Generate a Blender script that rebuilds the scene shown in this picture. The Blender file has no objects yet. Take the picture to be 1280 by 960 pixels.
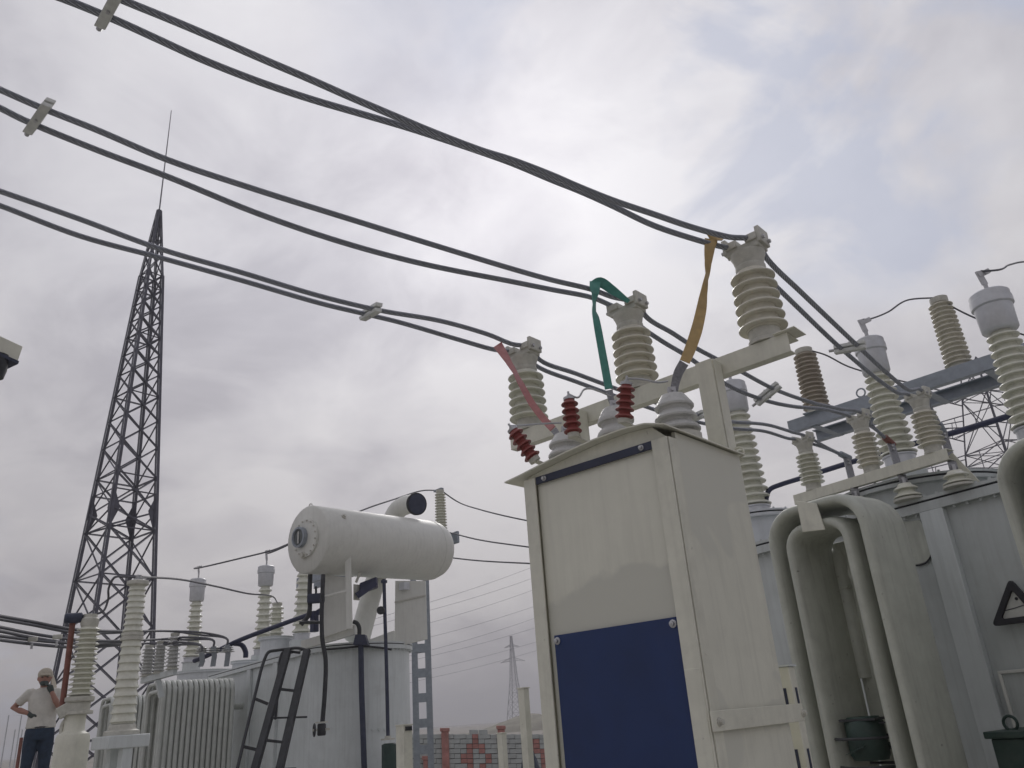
import bpy, math, random
import numpy as np
random.seed(7)
A = lambda *a: np.array(a, float)
S = bpy.context.scene
COL = S.collection

# ---------------------------------------------------------------- camera
FPX = 1000.0                       # focal length for a 1280 px wide picture
EYE = A(0, 0, 1.6)
zen = A(460 - 640, 480 + 1900, -FPX); zen /= np.linalg.norm(zen)
cf = A(0, 0, -1); fh = cf - zen * (cf @ zen); fh /= np.linalg.norm(fh); rh = np.cross(fh, zen)
YAW = math.radians(41)
HEAD = A(-math.sin(YAW), math.cos(YAW), 0); SIDE = A(math.cos(YAW), math.sin(YAW), 0)
CAMR = np.outer(SIDE, rh) + np.outer(HEAD, fh) + np.outer(A(0, 0, 1), zen)
cam = bpy.data.cameras.new('camera'); camo = bpy.data.objects.new('camera', cam); COL.objects.link(camo)
from mathutils import Matrix, Vector
m = Matrix([[*CAMR[0], EYE[0]], [*CAMR[1], EYE[1]], [*CAMR[2], EYE[2]], [0, 0, 0, 1]])
camo.matrix_world = m
cam.sensor_width = 36; cam.lens = 36 * FPX / 1280; cam.clip_start = 0.05; cam.clip_end = 9000
S.camera = camo

def ray(u, v):
    w = CAMR @ A(u - 640, 480 - v, -FPX); return w / math.hypot(w[0], w[1])
def D(u, v, d): return EYE + ray(u, v) * d                     # on the sight line at a ground distance
def PX(u, v, x): w = ray(u, v); return EYE + w * (x / w[0])
def PY(u, v, y): w = ray(u, v); return EYE + w * (y / w[1])
def PZ(u, v, z): w = ray(u, v); return EYE + w * ((z - EYE[2]) / w[2])
def PP(u, v, p, n): w = ray(u, v); return EYE + w * (((p - EYE) @ n) / (w @ n))
def proj(p):
    w = CAMR.T @ (np.asarray(p, float) - EYE); return 640 + FPX * w[0] / -w[2], 480 - FPX * w[1] / -w[2]
def zat(p, v):                                                # height on the vertical through p seen at row v
    lo, hi = -5.0, 60.0
    for _ in range(50):
        mid = (lo + hi) / 2
        if proj((p[0], p[1], mid))[1] > v: lo = mid
        else: hi = mid
    return lo

# ---------------------------------------------------------------- world, sun, exposure
S.view_settings.view_transform = 'Standard'; S.view_settings.look = 'None'
S.view_settings.exposure = 0.0; S.view_settings.gamma = 1; S.view_settings.use_curve_mapping = False
sd = ray(610, 235); sd = sd / np.linalg.norm(sd)
SUN_EL = math.asin(sd[2]); SUN_AZ = math.atan2(sd[0], sd[1])
W = bpy.data.worlds.new('World'); S.world = W; W.use_nodes = True
nt = W.node_tree; nt.nodes.clear(); N = nt.nodes.new; L = nt.links.new
def nmath(op, a, b=None, c=None):
    n = N('ShaderNodeMath'); n.operation = op
    for i, x in enumerate((a, b, c)):
        if x is None: continue
        if isinstance(x, (int, float)): n.inputs[i].default_value = x
        else: L(x, n.inputs[i])
    return n.outputs[0]
def nramp(fac, stops):
    n = N('ShaderNodeValToRGB'); e = n.color_ramp.elements
    while len(e) < len(stops): e.new(0.5)
    for q, (p, c) in zip(e, stops): q.position = p; q.color = (*c, 1)
    L(fac, n.inputs[0]); return n.outputs[0]
def nmix(fac, a, b, mode='MIX'):
    n = N('ShaderNodeMix'); n.data_type = 'RGBA'; n.blend_type = mode
    for s, x in ((n.inputs[0], fac), (n.inputs[6], a), (n.inputs[7], b)):
        if isinstance(x, (int, float)): s.default_value = x
        elif isinstance(x, tuple): s.default_value = (*x, 1)
        else: L(x, s)
    return n.outputs[2]
def nnoise(vec, scale, detail=5, rough=0.55, dist=0.0):
    n = N('ShaderNodeTexNoise'); L(vec, n.inputs['Vector'])
    n.inputs['Scale'].default_value = scale; n.inputs['Detail'].default_value = detail
    n.inputs['Roughness'].default_value = rough; n.inputs['Distortion'].default_value = dist
    return n.outputs['Fac']
out = N('ShaderNodeOutputWorld'); bg = N('ShaderNodeBackground'); L(bg.outputs[0], out.inputs[0])
sky = N('ShaderNodeTexSky'); sky.sky_type = 'NISHITA'; sky.sun_disc = False
sky.sun_elevation = SUN_EL; sky.sun_rotation = SUN_AZ; sky.dust_density = 3.0
tc = N('ShaderNodeTexCoord'); sep = N('ShaderNodeSeparateXYZ'); L(tc.outputs['Generated'], sep.inputs[0])
dx, dy, dz = sep.outputs
k = nmath('ADD', nmath('MAXIMUM', dz, 0.0), 0.32)
cmb = N('ShaderNodeCombineXYZ'); L(nmath('DIVIDE', dx, k), cmb.inputs[0]); L(nmath('DIVIDE', dy, k), cmb.inputs[1]); SEED = 13.7; cmb.inputs[2].default_value = SEED
pv = cmb.outputs[0]
n1 = nnoise(pv, 1.15, 6, 0.5, 0.3)          # broad cloud masses
n2 = nnoise(pv, 4.2, 7, 0.58, 0.5)          # billows
dotn = N('ShaderNodeVectorMath'); dotn.operation = 'DOT_PRODUCT'; L(tc.outputs['Generated'], dotn.inputs[0]); dotn.inputs[1].default_value = tuple(sd)
glow = nmath('POWER', nmath('MAXIMUM', dotn.outputs['Value'], 0.0), 5.0)
base = nmath('ADD', nmath('MULTIPLY', n1, 0.72), nmath('MULTIPLY', n2, 0.36))
dens = nmath('ADD', base, nmath('MULTIPLY', glow, 0.09))
cl = nramp(dens, [(0.38, (4.1, 4.02, 4.5)), (0.50, (5.1, 5.0, 5.5)), (0.58, (6.3, 6.2, 6.65)), (0.68, (7.5, 7.4, 7.75))])
glow2 = nmath('POWER', nmath('MAXIMUM', dotn.outputs['Value'], 0.0), 70.0)      # the sun's bright patch behind the cloud deck
gl = nmix(glow, (0.77, 0.77, 0.77), (1.26, 1.26, 1.25)); cl = nmix(1.0, cl, gl, 'MULTIPLY')
g2 = nmix(glow2, (1, 1, 1), (1.20, 1.19, 1.18)); cl = nmix(1.0, cl, g2, 'MULTIPLY')
hz = nramp(dz, [(0.0, (0.83, 0.80, 0.76)), (0.20, (0.87, 0.85, 0.83)), (0.52, (1, 1, 1))]); cl = nmix(1.0, cl, hz, 'MULTIPLY')
gv = N('ShaderNodeVectorMath'); gv.operation = 'ADD'; L(pv, gv.inputs[0]); gv.inputs[1].default_value = (34.58, -24.25, 0)
n3 = nnoise(gv.outputs[0], 0.75, 2, 0.5)                  # where the deck breaks up
n4 = nnoise(gv.outputs[0], 3.4, 6, 0.55, 0.4)
gap = nmath('MULTIPLY', nmath('MULTIPLY', nmath('MAXIMUM', nmath('SUBTRACT', n3, 0.50), 0.0), 9.0), nmath('MAXIMUM', nmath('SUBTRACT', n4, 0.46), 0.0))
gapf = nmath('MINIMUM', nmath('MULTIPLY', gap, 6.0), 0.68)
blue = nmix(0.94, sky.outputs[0], (4.9, 5.35, 6.7))
colr = nmix(gapf, cl, blue)
L(colr, bg.inputs[0]); bg.inputs[1].default_value = 0.1
sl = bpy.data.lights.new('sun', 'SUN'); sl.energy = 0.7; sl.angle = math.radians(22); sl.color = (1, 0.97, 0.92)
so = bpy.data.objects.new('sun', sl); COL.objects.link(so)
so.rotation_mode = 'QUATERNION'; so.rotation_quaternion = Vector(tuple(sd)).to_track_quat('Z', 'Y'); so.location = (0, 0, 40)

# ---------------------------------------------------------------- materials
def mat(name, rgb, rough=0.5, metal=0.0, var=0.12, scale=6.0, dirt=0.0, dirtcol=(0.16, 0.15, 0.13), bump=0.0, bscale=60.0, streak=0.0, spec=0.5, chips=0.0):
    mt = bpy.data.materials.new(name); mt.use_nodes = True
    global nt, N, L
    nt = mt.node_tree; N = nt.nodes.new; L = nt.links.new
    b = nt.nodes['Principled BSDF']; b.inputs['Roughness'].default_value = rough; b.inputs['Metallic'].default_value = metal
    b.inputs['Specular IOR Level'].default_value = spec
    tcn = N('ShaderNodeTexCoord'); geo = N('ShaderNodeNewGeometry'); pos = geo.outputs['Position']
    f = nnoise(pos, scale, 6, 0.6)
    lo = tuple(c * (1 - var) for c in rgb); hi = tuple(min(1, c * (1 + var)) for c in rgb)
    c = nramp(f, [(0.3, lo), (0.7, hi)])
    if streak:
        mp = N('ShaderNodeMapping'); L(pos, mp.inputs[0]); mp.inputs['Scale'].default_value = (9, 9, 0.5)
        s = nnoise(mp.outputs[0], 2.2, 6, 0.6)
        sf = nramp(s, [(0.48, (0, 0, 0)), (0.78, (streak, streak, streak))]); c = nmix(sf, c, dirtcol)
    if dirt:
        d = nnoise(pos, scale * 0.5, 8, 0.7, 0.4)
        df = nramp(d, [(0.5, (0, 0, 0)), (0.8, (dirt, dirt, dirt))]); c = nmix(df, c, dirtcol)
    if chips:
        q = nnoise(pos, 26, 4, 0.6)
        qf = nramp(q, [(0.69, (0, 0, 0)), (0.72, (chips, chips, chips))]); c = nmix(qf, c, (0.12, 0.1, 0.085))
    L(c, b.inputs['Base Color'])
    rr = nmath('ADD', rough - 0.08, nmath('MULTIPLY', f, 0.16)); L(rr, b.inputs['Roughness'])
    if bump:
        bn = N('ShaderNodeBump'); bn.inputs['Strength'].default_value = bump; bn.inputs['Distance'].default_value = 0.01
        L(nnoise(pos, bscale, 4, 0.6), bn.inputs['Height']); L(bn.outputs[0], b.inputs['Normal'])
    return mt

def patchy(name, rgb, rgb2, rough=0.5, **kw):                 # paint with repainted patches
    mt = mat(name, rgb, rough, **kw)
    global nt, N, L
    nt = mt.node_tree; N = nt.nodes.new; L = nt.links.new
    b = nt.nodes['Principled BSDF']; src = b.inputs['Base Color'].links[0].from_socket
    geo = N('ShaderNodeNewGeometry')
    p = nnoise(geo.outputs['Position'], 1.7, 3, 0.45, 0.8)
    pf = nramp(p, [(0.545, (0, 0, 0)), (0.57, (1, 1, 1))])
    L(nmix(pf, src, nmix(0.85, src, rgb2)), b.inputs['Base Color'])
    return mt

CREAM = (0.73, 0.72, 0.62)
M = {}
M['cream'] = patchy('cream_paint', CREAM, (0.64, 0.635, 0.555), 0.45, var=0.06, scale=3, dirt=0.2, streak=0.18, bump=0.35, bscale=3.2)
mt = mat('cream_front_paint', CREAM, 0.45, var=0.05, scale=3, dirt=0.12, streak=0.12, bump=0.35, bscale=3.2)
nt = mt.node_tree; N = nt.nodes.new; L = nt.links.new; b = nt.nodes['Principled BSDF']; src = b.inputs['Base Color'].links[0].from_socket
geo = N('ShaderNodeNewGeometry'); sx = N('ShaderNodeSeparateXYZ'); L(geo.outputs['Position'], sx.inputs[0])
lv = nmath('ADD', sx.outputs[2], nmath('MULTIPLY', nmath('SUBTRACT', nnoise(geo.outputs['Position'], 2.6, 5, 0.55), 0.5), 0.34))
L(nmix(nramp(nmath('SUBTRACT', lv, 1.65), [(0.50, (1, 1, 1)), (0.53, (0, 0, 0))]), src, (0.60, 0.595, 0.52)), b.inputs['Base Color'])    # older coat below a ragged repaint line
M['cream_front'] = mt
M['cream_plain'] = mat('cream_frame_paint', (0.71, 0.70, 0.60), 0.45, var=0.08, scale=8, dirt=0.25, streak=0.15, chips=0.35)
M['tank'] = mat('tank_paint', (0.53, 0.56, 0.55), 0.42, var=0.07, scale=2.5, dirt=0.22, streak=0.22, bump=0.3, bscale=2.6)
M['tank_left'] = mat('left_tank_paint', (0.63, 0.665, 0.66), 0.4, var=0.07, scale=2.5, dirt=0.25, streak=0.2, bump=0.1, bscale=14)
M['turret'] = mat('turret_paint', (0.62, 0.64, 0.66), 0.4, var=0.06, scale=4, dirt=0.18, streak=0.15)
M['radiator'] = mat('radiator_paint', (0.50, 0.515, 0.45), 0.5, var=0.1, scale=5, dirt=0.3, streak=0.35, chips=0.6)
M['radiator_left'] = mat('left_radiator_paint', (0.56, 0.58, 0.54), 0.5, var=0.1, scale=5, dirt=0.3, streak=0.3)
M['white'] = mat('conservator_paint', (0.70, 0.70, 0.65), 0.4, var=0.05, scale=3, dirt=0.15, streak=0.14, bump=0.08, bscale=12)
M['porcelain'] = mat('cream_porcelain', (0.68, 0.68, 0.585), 0.22, var=0.1, scale=9, dirt=0.35, dirtcol=(0.38, 0.34, 0.27))
M['porcelain_tan'] = mat('tan_porcelain', (0.68, 0.655, 0.56), 0.2, var=0.12, scale=9, dirt=0.35, dirtcol=(0.36, 0.31, 0.24))
M['porcelain_brown'] = mat('brown_porcelain', (0.48, 0.43, 0.36), 0.3, var=0.12, scale=6, dirt=0.4, dirtcol=(0.2, 0.15, 0.11))
M['porcelain_grey'] = mat('grey_porcelain', (0.56, 0.56, 0.54), 0.28, var=0.08, scale=9, dirt=0.3)
M['cast'] = mat('cast_metal', (0.56, 0.55, 0.49), 0.5, metal=0.15, var=0.15, scale=16, dirt=0.4, chips=0.3)
M['alu'] = mat('dull_aluminium', (0.50, 0.50, 0.51), 0.42, metal=0.7, var=0.15, scale=14, dirt=0.3)
M['galv'] = mat('galvanised_steel', (0.32, 0.35, 0.39), 0.5, metal=0.35, var=0.14, scale=10, dirt=0.25)
M['spacer'] = mat('spacer_casting', (0.66, 0.67, 0.64), 0.45, metal=0.1, var=0.15, scale=20, dirt=0.35)
M['cap'] = mat('bushing_cap_aluminium', (0.60, 0.61, 0.63), 0.38, metal=0.4, var=0.1, scale=8, dirt=0.25)
M['red'] = mat('red_polymer', (0.245, 0.06, 0.052), 0.42, var=0.12, scale=14, dirt=0.25, dirtcol=(0.3, 0.18, 0.16))
M['blue'] = mat('blue_sheet', (0.012, 0.032, 0.118), 0.5, var=0.12, scale=5, dirt=0.12, dirtcol=(0.06, 0.08, 0.2), bump=0.1, bscale=8)
M['navy'] = mat('navy_strip', (0.035, 0.042, 0.075), 0.55, var=0.2, scale=10, dirt=0.3, dirtcol=(0.15, 0.15, 0.17))
M['pipe'] = mat('dark_blue_pipe', (0.035, 0.04, 0.085), 0.45, var=0.2, scale=8)
M['black'] = mat('black_paint', (0.028, 0.03, 0.034), 0.5, var=0.25, scale=12, dirt=0.3, dirtcol=(0.12, 0.12, 0.12))
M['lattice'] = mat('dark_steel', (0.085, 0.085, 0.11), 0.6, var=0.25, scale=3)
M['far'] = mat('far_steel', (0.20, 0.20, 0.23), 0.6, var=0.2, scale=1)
M['wire'] = mat('wire_grey', (0.10, 0.10, 0.115), 0.55, var=0.2, scale=6)
M['green'] = mat('dark_green_paint', (0.025, 0.052, 0.043), 0.5, var=0.2, scale=8, dirt=0.3)
M['braid'] = mat('grey_copper_braid', (0.25, 0.25, 0.26), 0.55, metal=0.5, var=0.3, scale=60, bump=0.6, bscale=160)
M['s_red'] = mat('red_strap_paint', (0.42, 0.165, 0.16), 0.55, var=0.15, scale=25, dirt=0.5, dirtcol=(0.5, 0.3, 0.28))
M['s_green'] = mat('green_strap_paint', (0.055, 0.23, 0.185), 0.5, var=0.15, scale=25, dirt=0.4, dirtcol=(0.2, 0.36, 0.32))
M['s_yellow'] = mat('yellow_strap_paint', (0.46, 0.315, 0.13), 0.5, var=0.15, scale=25, dirt=0.4, dirtcol=(0.4, 0.32, 0.2))
M['rust'] = mat('red_brown_paint', (0.22, 0.085, 0.065), 0.6, var=0.25, scale=12, dirt=0.4)
M['brick'] = mat('grey_brick', (0.46, 0.48, 0.47), 0.85, var=0.15, scale=3, dirt=0.4)
M['brick_red'] = mat('red_painted_brick', (0.44, 0.21, 0.185), 0.85, var=0.3, scale=4, dirt=0.4)
M['mortar'] = mat('mortar', (0.2, 0.2, 0.19), 0.9, var=0.2, scale=9)
M['ground'] = mat('dusty_ground', (0.31, 0.285, 0.25), 0.95, var=0.2, scale=0.8, dirt=0.4, bump=0.4, bscale=9)
M['yard'] = mat('pale_bounce_ground', (0.38, 0.37, 0.335), 0.95, var=0.15, scale=1.5, dirt=0.35, bump=0.4, bscale=40)  # pale tone for the ground sheet added to bounce light upward
M['hill'] = mat('dry_scrub_hill', (0.25, 0.235, 0.19), 0.95, var=0.35, scale=0.25, dirt=0.5)
M['concrete'] = mat('concrete', (0.34, 0.33, 0.31), 0.9, var=0.15, scale=4, dirt=0.3, bump=0.3, bscale=30)
M['white_enamel'] = mat('white_sign_enamel', (0.66, 0.66, 0.62), 0.4, var=0.06, scale=10, dirt=0.2)
M['tarp'] = mat('dark_blue_tarpaulin', (0.05, 0.06, 0.085), 0.6, var=0.3, scale=3)
M['skin'] = mat('skin', (0.36, 0.19, 0.145), 0.55, var=0.08, scale=20)
M['shirt'] = mat('pale_cotton', (0.60, 0.58, 0.53), 0.9, var=0.1, scale=14, bump=0.4, bscale=25)
M['jeans'] = mat('dark_denim', (0.028, 0.045, 0.075), 0.9, var=0.3, scale=12, bump=0.3, bscale=30)
M['cap_cloth'] = mat('beige_cloth', (0.50, 0.45, 0.37), 0.9, var=0.12, scale=30)
M['dark_cloth'] = mat('dark_glove_cloth', (0.06, 0.075, 0.07), 0.8, var=0.2, scale=30)
M['glass'] = mat('dark_gauge_glass', (0.05, 0.06, 0.06), 0.12, var=0.1, scale=6)
M['gauge'] = mat('gauge_face', (0.22, 0.24, 0.24), 0.2, var=0.3, scale=20)
M['seal'] = mat('black_gasket', (0.03, 0.03, 0.035), 0.7, var=0.2, scale=20)

# stranded conductor: a helical strand relief that follows the cable's own length (UV)
mt = bpy.data.materials.new('stranded_conductor'); mt.use_nodes = True
nt = mt.node_tree; N = nt.nodes.new; L = nt.links.new
b = nt.nodes['Principled BSDF']; b.inputs['Roughness'].default_value = 0.55; b.inputs['Metallic'].default_value = 0.2
uvn = N('ShaderNodeUVMap'); mp = N('ShaderNodeMapping'); L(uvn.outputs[0], mp.inputs[0])
sp = N('ShaderNodeSeparateXYZ'); L(mp.outputs[0], sp.inputs[0])
hx = nmath('SINE', nmath('MULTIPLY', nmath('ADD', nmath('MULTIPLY', sp.outputs[1], 9.0), nmath('MULTIPLY', sp.outputs[0], 26.0)), 6.2832))
geo = N('ShaderNodeNewGeometry')
f = nnoise(geo.outputs['Position'], 9, 5, 0.6)
c = nramp(f, [(0.3, (0.45, 0.475, 0.53)), (0.7, (0.60, 0.63, 0.70))])
c = nmix(nramp(hx, [(0.0, (0.9, 0.9, 0.9)), (0.45, (0, 0, 0))]), c, (0.20, 0.205, 0.235)); L(c, b.inputs['Base Color'])
bn = N('ShaderNodeBump'); bn.inputs['Strength'].default_value = 0.7; bn.inputs['Distance'].default_value = 0.004; L(hx, bn.inputs['Height']); L(bn.outputs[0], b.inputs['Normal'])
M['cable'] = mt

# ---------------------------------------------------------------- mesh building
def unit(v): v = np.asarray(v, float); return v / (np.linalg.norm(v) + 1e-12)
def frame(d, up=(0, 0, 1)):
    d = unit(d); u = np.asarray(up, float)
    if abs(d @ unit(u)) > 0.98: u = A(0, 1, 0)
    s = unit(np.cross(d, u)); return d, s, np.cross(s, d)
def smooth_path(pts, n=8):                                      # centripetal Catmull-Rom: no overshoot where points crowd
    P = [np.asarray(p, float) for p in pts]
    P = [P[0]] + [q for i, q in enumerate(P[1:]) if np.linalg.norm(q - P[i]) > 1e-5]
    if len(P) < 3: return P
    P = [2 * P[0] - P[1]] + P + [2 * P[-1] - P[-2]]; o = []
    for i in range(1, len(P) - 2):
        p0, p1, p2, p3 = P[i - 1:i + 3]
        t0 = 0.0; t1 = t0 + np.linalg.norm(p1 - p0) ** .5 + 1e-6; t2 = t1 + np.linalg.norm(p2 - p1) ** .5 + 1e-6; t3 = t2 + np.linalg.norm(p3 - p2) ** .5 + 1e-6
        for t in np.linspace(t1, t2, n, endpoint=False):
            a1 = (t1 - t) / (t1 - t0) * p0 + (t - t0) / (t1 - t0) * p1; a2 = (t2 - t) / (t2 - t1) * p1 + (t - t1) / (t2 - t1) * p2; a3 = (t3 - t) / (t3 - t2) * p2 + (t - t2) / (t3 - t2) * p3
            b1 = (t2 - t) / (t2 - t0) * a1 + (t - t0) / (t2 - t0) * a2; b2 = (t3 - t) / (t3 - t1) * a2 + (t - t1) / (t3 - t1) * a3
            o.append((t2 - t) / (t2 - t1) * b1 + (t - t1) / (t2 - t1) * b2)
    return o + [P[-2]]
class MB:
    def __init__(s): s.v = []; s.f = []; s.uv = {}
    def add(s, V, F):
        o = len(s.v); s.v += [tuple(map(float, p)) for p in V]; s.f += [tuple(i + o for i in q) for q in F]; return s
    def obox(s, c, ax, ay, az):
        c, ax, ay, az = (np.asarray(q, float) for q in (c, ax, ay, az))
        V = [c + i * ax + j * ay + k * az for k in (-1, 1) for j in (-1, 1) for i in (-1, 1)]
        return s.add(V, [(0, 2, 3, 1), (4, 5, 7, 6), (0, 1, 5, 4), (2, 6, 7, 3), (0, 4, 6, 2), (1, 3, 7, 5)])
    def box(s, lo, hi):
        lo, hi = np.asarray(lo, float), np.asarray(hi, float); h = (hi - lo) / 2
        return s.obox((lo + hi) / 2, (h[0], 0, 0), (0, h[1], 0), (0, 0, h[2]))
    def bar(s, p, q, w, h, up=(0, 0, 1)):
        p, q = np.asarray(p, float), np.asarray(q, float); d, sd_, u = frame(q - p, up)
        return s.obox((p + q) / 2, (q - p) / 2, sd_ * w / 2, u * h / 2)
    def angle(s, p, q, w, t, n1, n2):                          # steel angle: legs along n1 and n2 from the heel line p-q
        p, q, n1, n2 = (np.asarray(x, float) for x in (p, q, n1, n2))
        s.obox((p + q) / 2 + n1 * w / 2, (q - p) / 2, n1 * w / 2, n2 * t / 2)
        return s.obox((p + q) / 2 + n2 * (w / 2 + t / 2), (q - p) / 2, n1 * t / 2, n2 * (w / 2 - t / 2 - .0005))
    def tube(s, pts, r, n=8, caps=True, flat=1.0, uv=False, up=(0, 0, 1)):
        P = [np.asarray(p, float) for p in pts]; R = r if hasattr(r, '__len__') else [r] * len(P); o = len(s.v)
        d0, sd_, u = frame(P[1] - P[0], up); acc = 0.0
        for i, p in enumerate(P):
            t = unit(P[min(i + 1, len(P) - 1)] - P[max(i - 1, 0)])
            sd_ = unit(sd_ - t * (sd_ @ t)); u = np.cross(sd_, t)
            if i: acc += np.linalg.norm(p - P[i - 1])
            for j in range(n):
                a = 2 * math.pi * j / n
                s.v.append(tuple(p + R[i] * (math.cos(a) * sd_ * flat + math.sin(a) * u)))
                if uv: s.uv[len(s.v) - 1] = (acc, j / n)
        for i in range(len(P) - 1):
            for j in range(n):
                a, b2 = o + i * n + j, o + i * n + (j + 1) % n
                s.f.append((a, b2, b2 + n, a + n))
        if caps: s.f.append(tuple(o + j for j in range(n))[::-1]); s.f.append(tuple(o + (len(P) - 1) * n + j for j in range(n)))
        return s
    def lathe(s, prof, o=(0, 0, 0), ax=(0, 0, 1), n=24):
        o = np.asarray(o, float); d = unit(ax); _, a1, a2 = frame(d, (1, 0, 0) if abs(d[0]) < .9 else (0, 1, 0)); b0 = len(s.v)
        for r, z in prof:
            for j in range(n):
                t = 2 * math.pi * j / n; s.v.append(tuple(o + d * z + r * (math.cos(t) * a1 + math.sin(t) * a2)))
        for i in range(len(prof) - 1):
            for j in range(n):
                a, b2 = b0 + i * n + j, b0 + i * n + (j + 1) % n
                s.f.append((a, a + n, b2 + n, b2))
        if prof[0][0] > 1e-4: s.f.append(tuple(b0 + j for j in range(n)))
        if prof[-1][0] > 1e-4: s.f.append(tuple(b0 + (len(prof) - 1) * n + j for j in range(n))[::-1])
        return s
    def cyl(s, p, q, r, n=16): return s.tube([p, q], r, n)
    def prism(s, poly, vec):
        P = [np.asarray(p, float) for p in poly]; n = len(P); vec = np.asarray(vec, float)
        return s.add(P + [p + vec for p in P], [tuple(range(n))[::-1], tuple(range(n, 2 * n))] + [(i, (i + 1) % n, (i + 1) % n + n, i + n) for i in range(n)])
    def ribbon(s, pts, widths, dirs, t=.004):
        o = len(s.v); n = len(pts)
        for i in range(n):
            p = np.asarray(pts[i], float); wd = unit(dirs[i]) * widths[i] / 2
            tn = unit(np.asarray(pts[min(i + 1, n - 1)]) - np.asarray(pts[max(i - 1, 0)])); nn = unit(np.cross(tn, wd)) * t / 2
            for a, b2 in ((-1, -1), (1, -1), (1, 1), (-1, 1)): s.v.append(tuple(p + a * wd + b2 * nn))
        for i in range(n - 1):
            for j in range(4):
                a, b2 = o + i * 4 + j, o + i * 4 + (j + 1) % 4; s.f.append((a, b2, b2 + 4, a + 4))
        s.f.append((o, o + 3, o + 2, o + 1)); e = o + (n - 1) * 4; s.f.append((e, e + 1, e + 2, e + 3)); return s
    def build(s, name, material, parent=None, bevel=0, angle=38, origin=None):
        V = np.array(s.v)
        if parent is None:
            og = np.array([(V[:, 0].min() + V[:, 0].max()) / 2, (V[:, 1].min() + V[:, 1].max()) / 2, V[:, 2].min()]) if origin is None else np.asarray(origin, float)
            V = V - og
        me = bpy.data.meshes.new(name); me.from_pydata(V.tolist(), [], s.f)
        import bmesh
        bm = bmesh.new(); bm.from_mesh(me); bmesh.ops.recalc_face_normals(bm, faces=bm.faces); bm.to_mesh(me); bm.free()
        if s.uv:
            ul = me.uv_layers.new(name='UVMap')
            for lp in me.loops: ul.data[lp.index].uv = s.uv.get(lp.vertex_index, (0, 0))
        me.materials.append(M[material])
        me.polygons.foreach_set('use_smooth', [True] * len(me.polygons)); me.set_sharp_from_angle(angle=math.radians(angle))
        o = bpy.data.objects.new(name, me); COL.objects.link(o)
        if parent is None: o.location = og
        else: attach(o, parent)
        if bevel:
            bv = o.modifiers.new('bevel', 'BEVEL'); bv.width = bevel; bv.segments = 2; bv.limit_method = 'ANGLE'; bv.angle_limit = math.radians(40)
        return o
def world_mat(o):
    mm = o.matrix_basis.copy()
    return (world_mat(o.parent) @ o.matrix_parent_inverse @ mm) if o.parent else mm
def attach(o, parent):
    o.parent = parent; o.matrix_parent_inverse = world_mat(parent).inverted()
def tag(o, label, cat, group=None, kind=None):
    if label: o['label'] = label
    if cat: o['category'] = cat
    if group: o['group'] = group
    if kind: o['kind'] = kind
    return o
def thing(name, label, cat, loc=(0, 0, 0), group=None):
    o = bpy.data.objects.new(name, None); COL.objects.link(o); o.location = tuple(map(float, loc)); o.empty_display_size = 0.1
    return tag(o, label, cat, group)
def dup(root, loc, label=None, rot=None, mats=None, scale=None, group=None):
    r = root.copy(); COL.objects.link(r); r.location = tuple(map(float, loc))
    if rot is not None: r.rotation_euler = rot
    if scale is not None: r.scale = scale
    if label: r['label'] = label
    if group: r['group'] = group
    for ch in list(root.children):
        c = ch.copy(); COL.objects.link(c); c.parent = r
        if mats and ch.name.split('.')[0] in mats:
            c.data = c.data.copy(); c.data.materials[0] = M[mats[ch.name.split('.')[0]]]
        for g in list(ch.children):
            d = g.copy(); COL.objects.link(d); d.parent = c
    return r
def discard(root):
    for ch in list(root.children_recursive): bpy.data.objects.remove(ch)
    bpy.data.objects.remove(root)
def copy_part(o, parent, mw):                                # a part sharing its mesh with another
    c = o.copy(); COL.objects.link(c); c.parent = parent; c.matrix_parent_inverse = world_mat(parent).inverted(); c.matrix_basis = mw; return c
def structure(o): o['kind'] = 'structure'; return o

def shed_profile(n, z0, z1, rc0, rc1, rs0, rs1, alt=None):
    p = [(rc0, z0)]; h = (z1 - z0) / n
    for i in range(n):
        t = (i + .5) / n; rc = rc0 + (rc1 - rc0) * t; rs = rs0 + (rs1 - rs0) * t
        if alt and i % 2: rs = rc + (rs - rc) * alt
        zb = z0 + i * h
        p += [(rc, zb + .20 * h), (rc + (rs - rc) * .55, zb + .24 * h), (rs * .97, zb + .20 * h), (rs, zb + .27 * h), (rs * .985, zb + .36 * h), (rc + (rs - rc) * .5, zb + .58 * h), (rc + (rs - rc) * .12, zb + .72 * h), (rc, zb + .86 * h)]
    return p + [(rc1, z1)]
def bolts(mb, c, r, z, n, br=.012, bh=.014, ax=(0, 0, 1)):
    c = np.asarray(c, float); d = unit(ax); _, a1, a2 = frame(d, (1, 0, 0) if abs(d[0]) < .9 else (0, 1, 0))
    for i in range(n):
        t = 2 * math.pi * (i + .5) / n; q = c + d * z + r * (math.cos(t) * a1 + math.sin(t) * a2); mb.tube([q, q + d * bh], br, 6)
    return mb

# directions of the two transformers (turned a little against the bus)
RT = math.radians(-14); TX = A(math.cos(RT), math.sin(RT), 0); TY = A(-math.sin(RT), math.cos(RT), 0)
UP = A(0, 0, 1)

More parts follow.
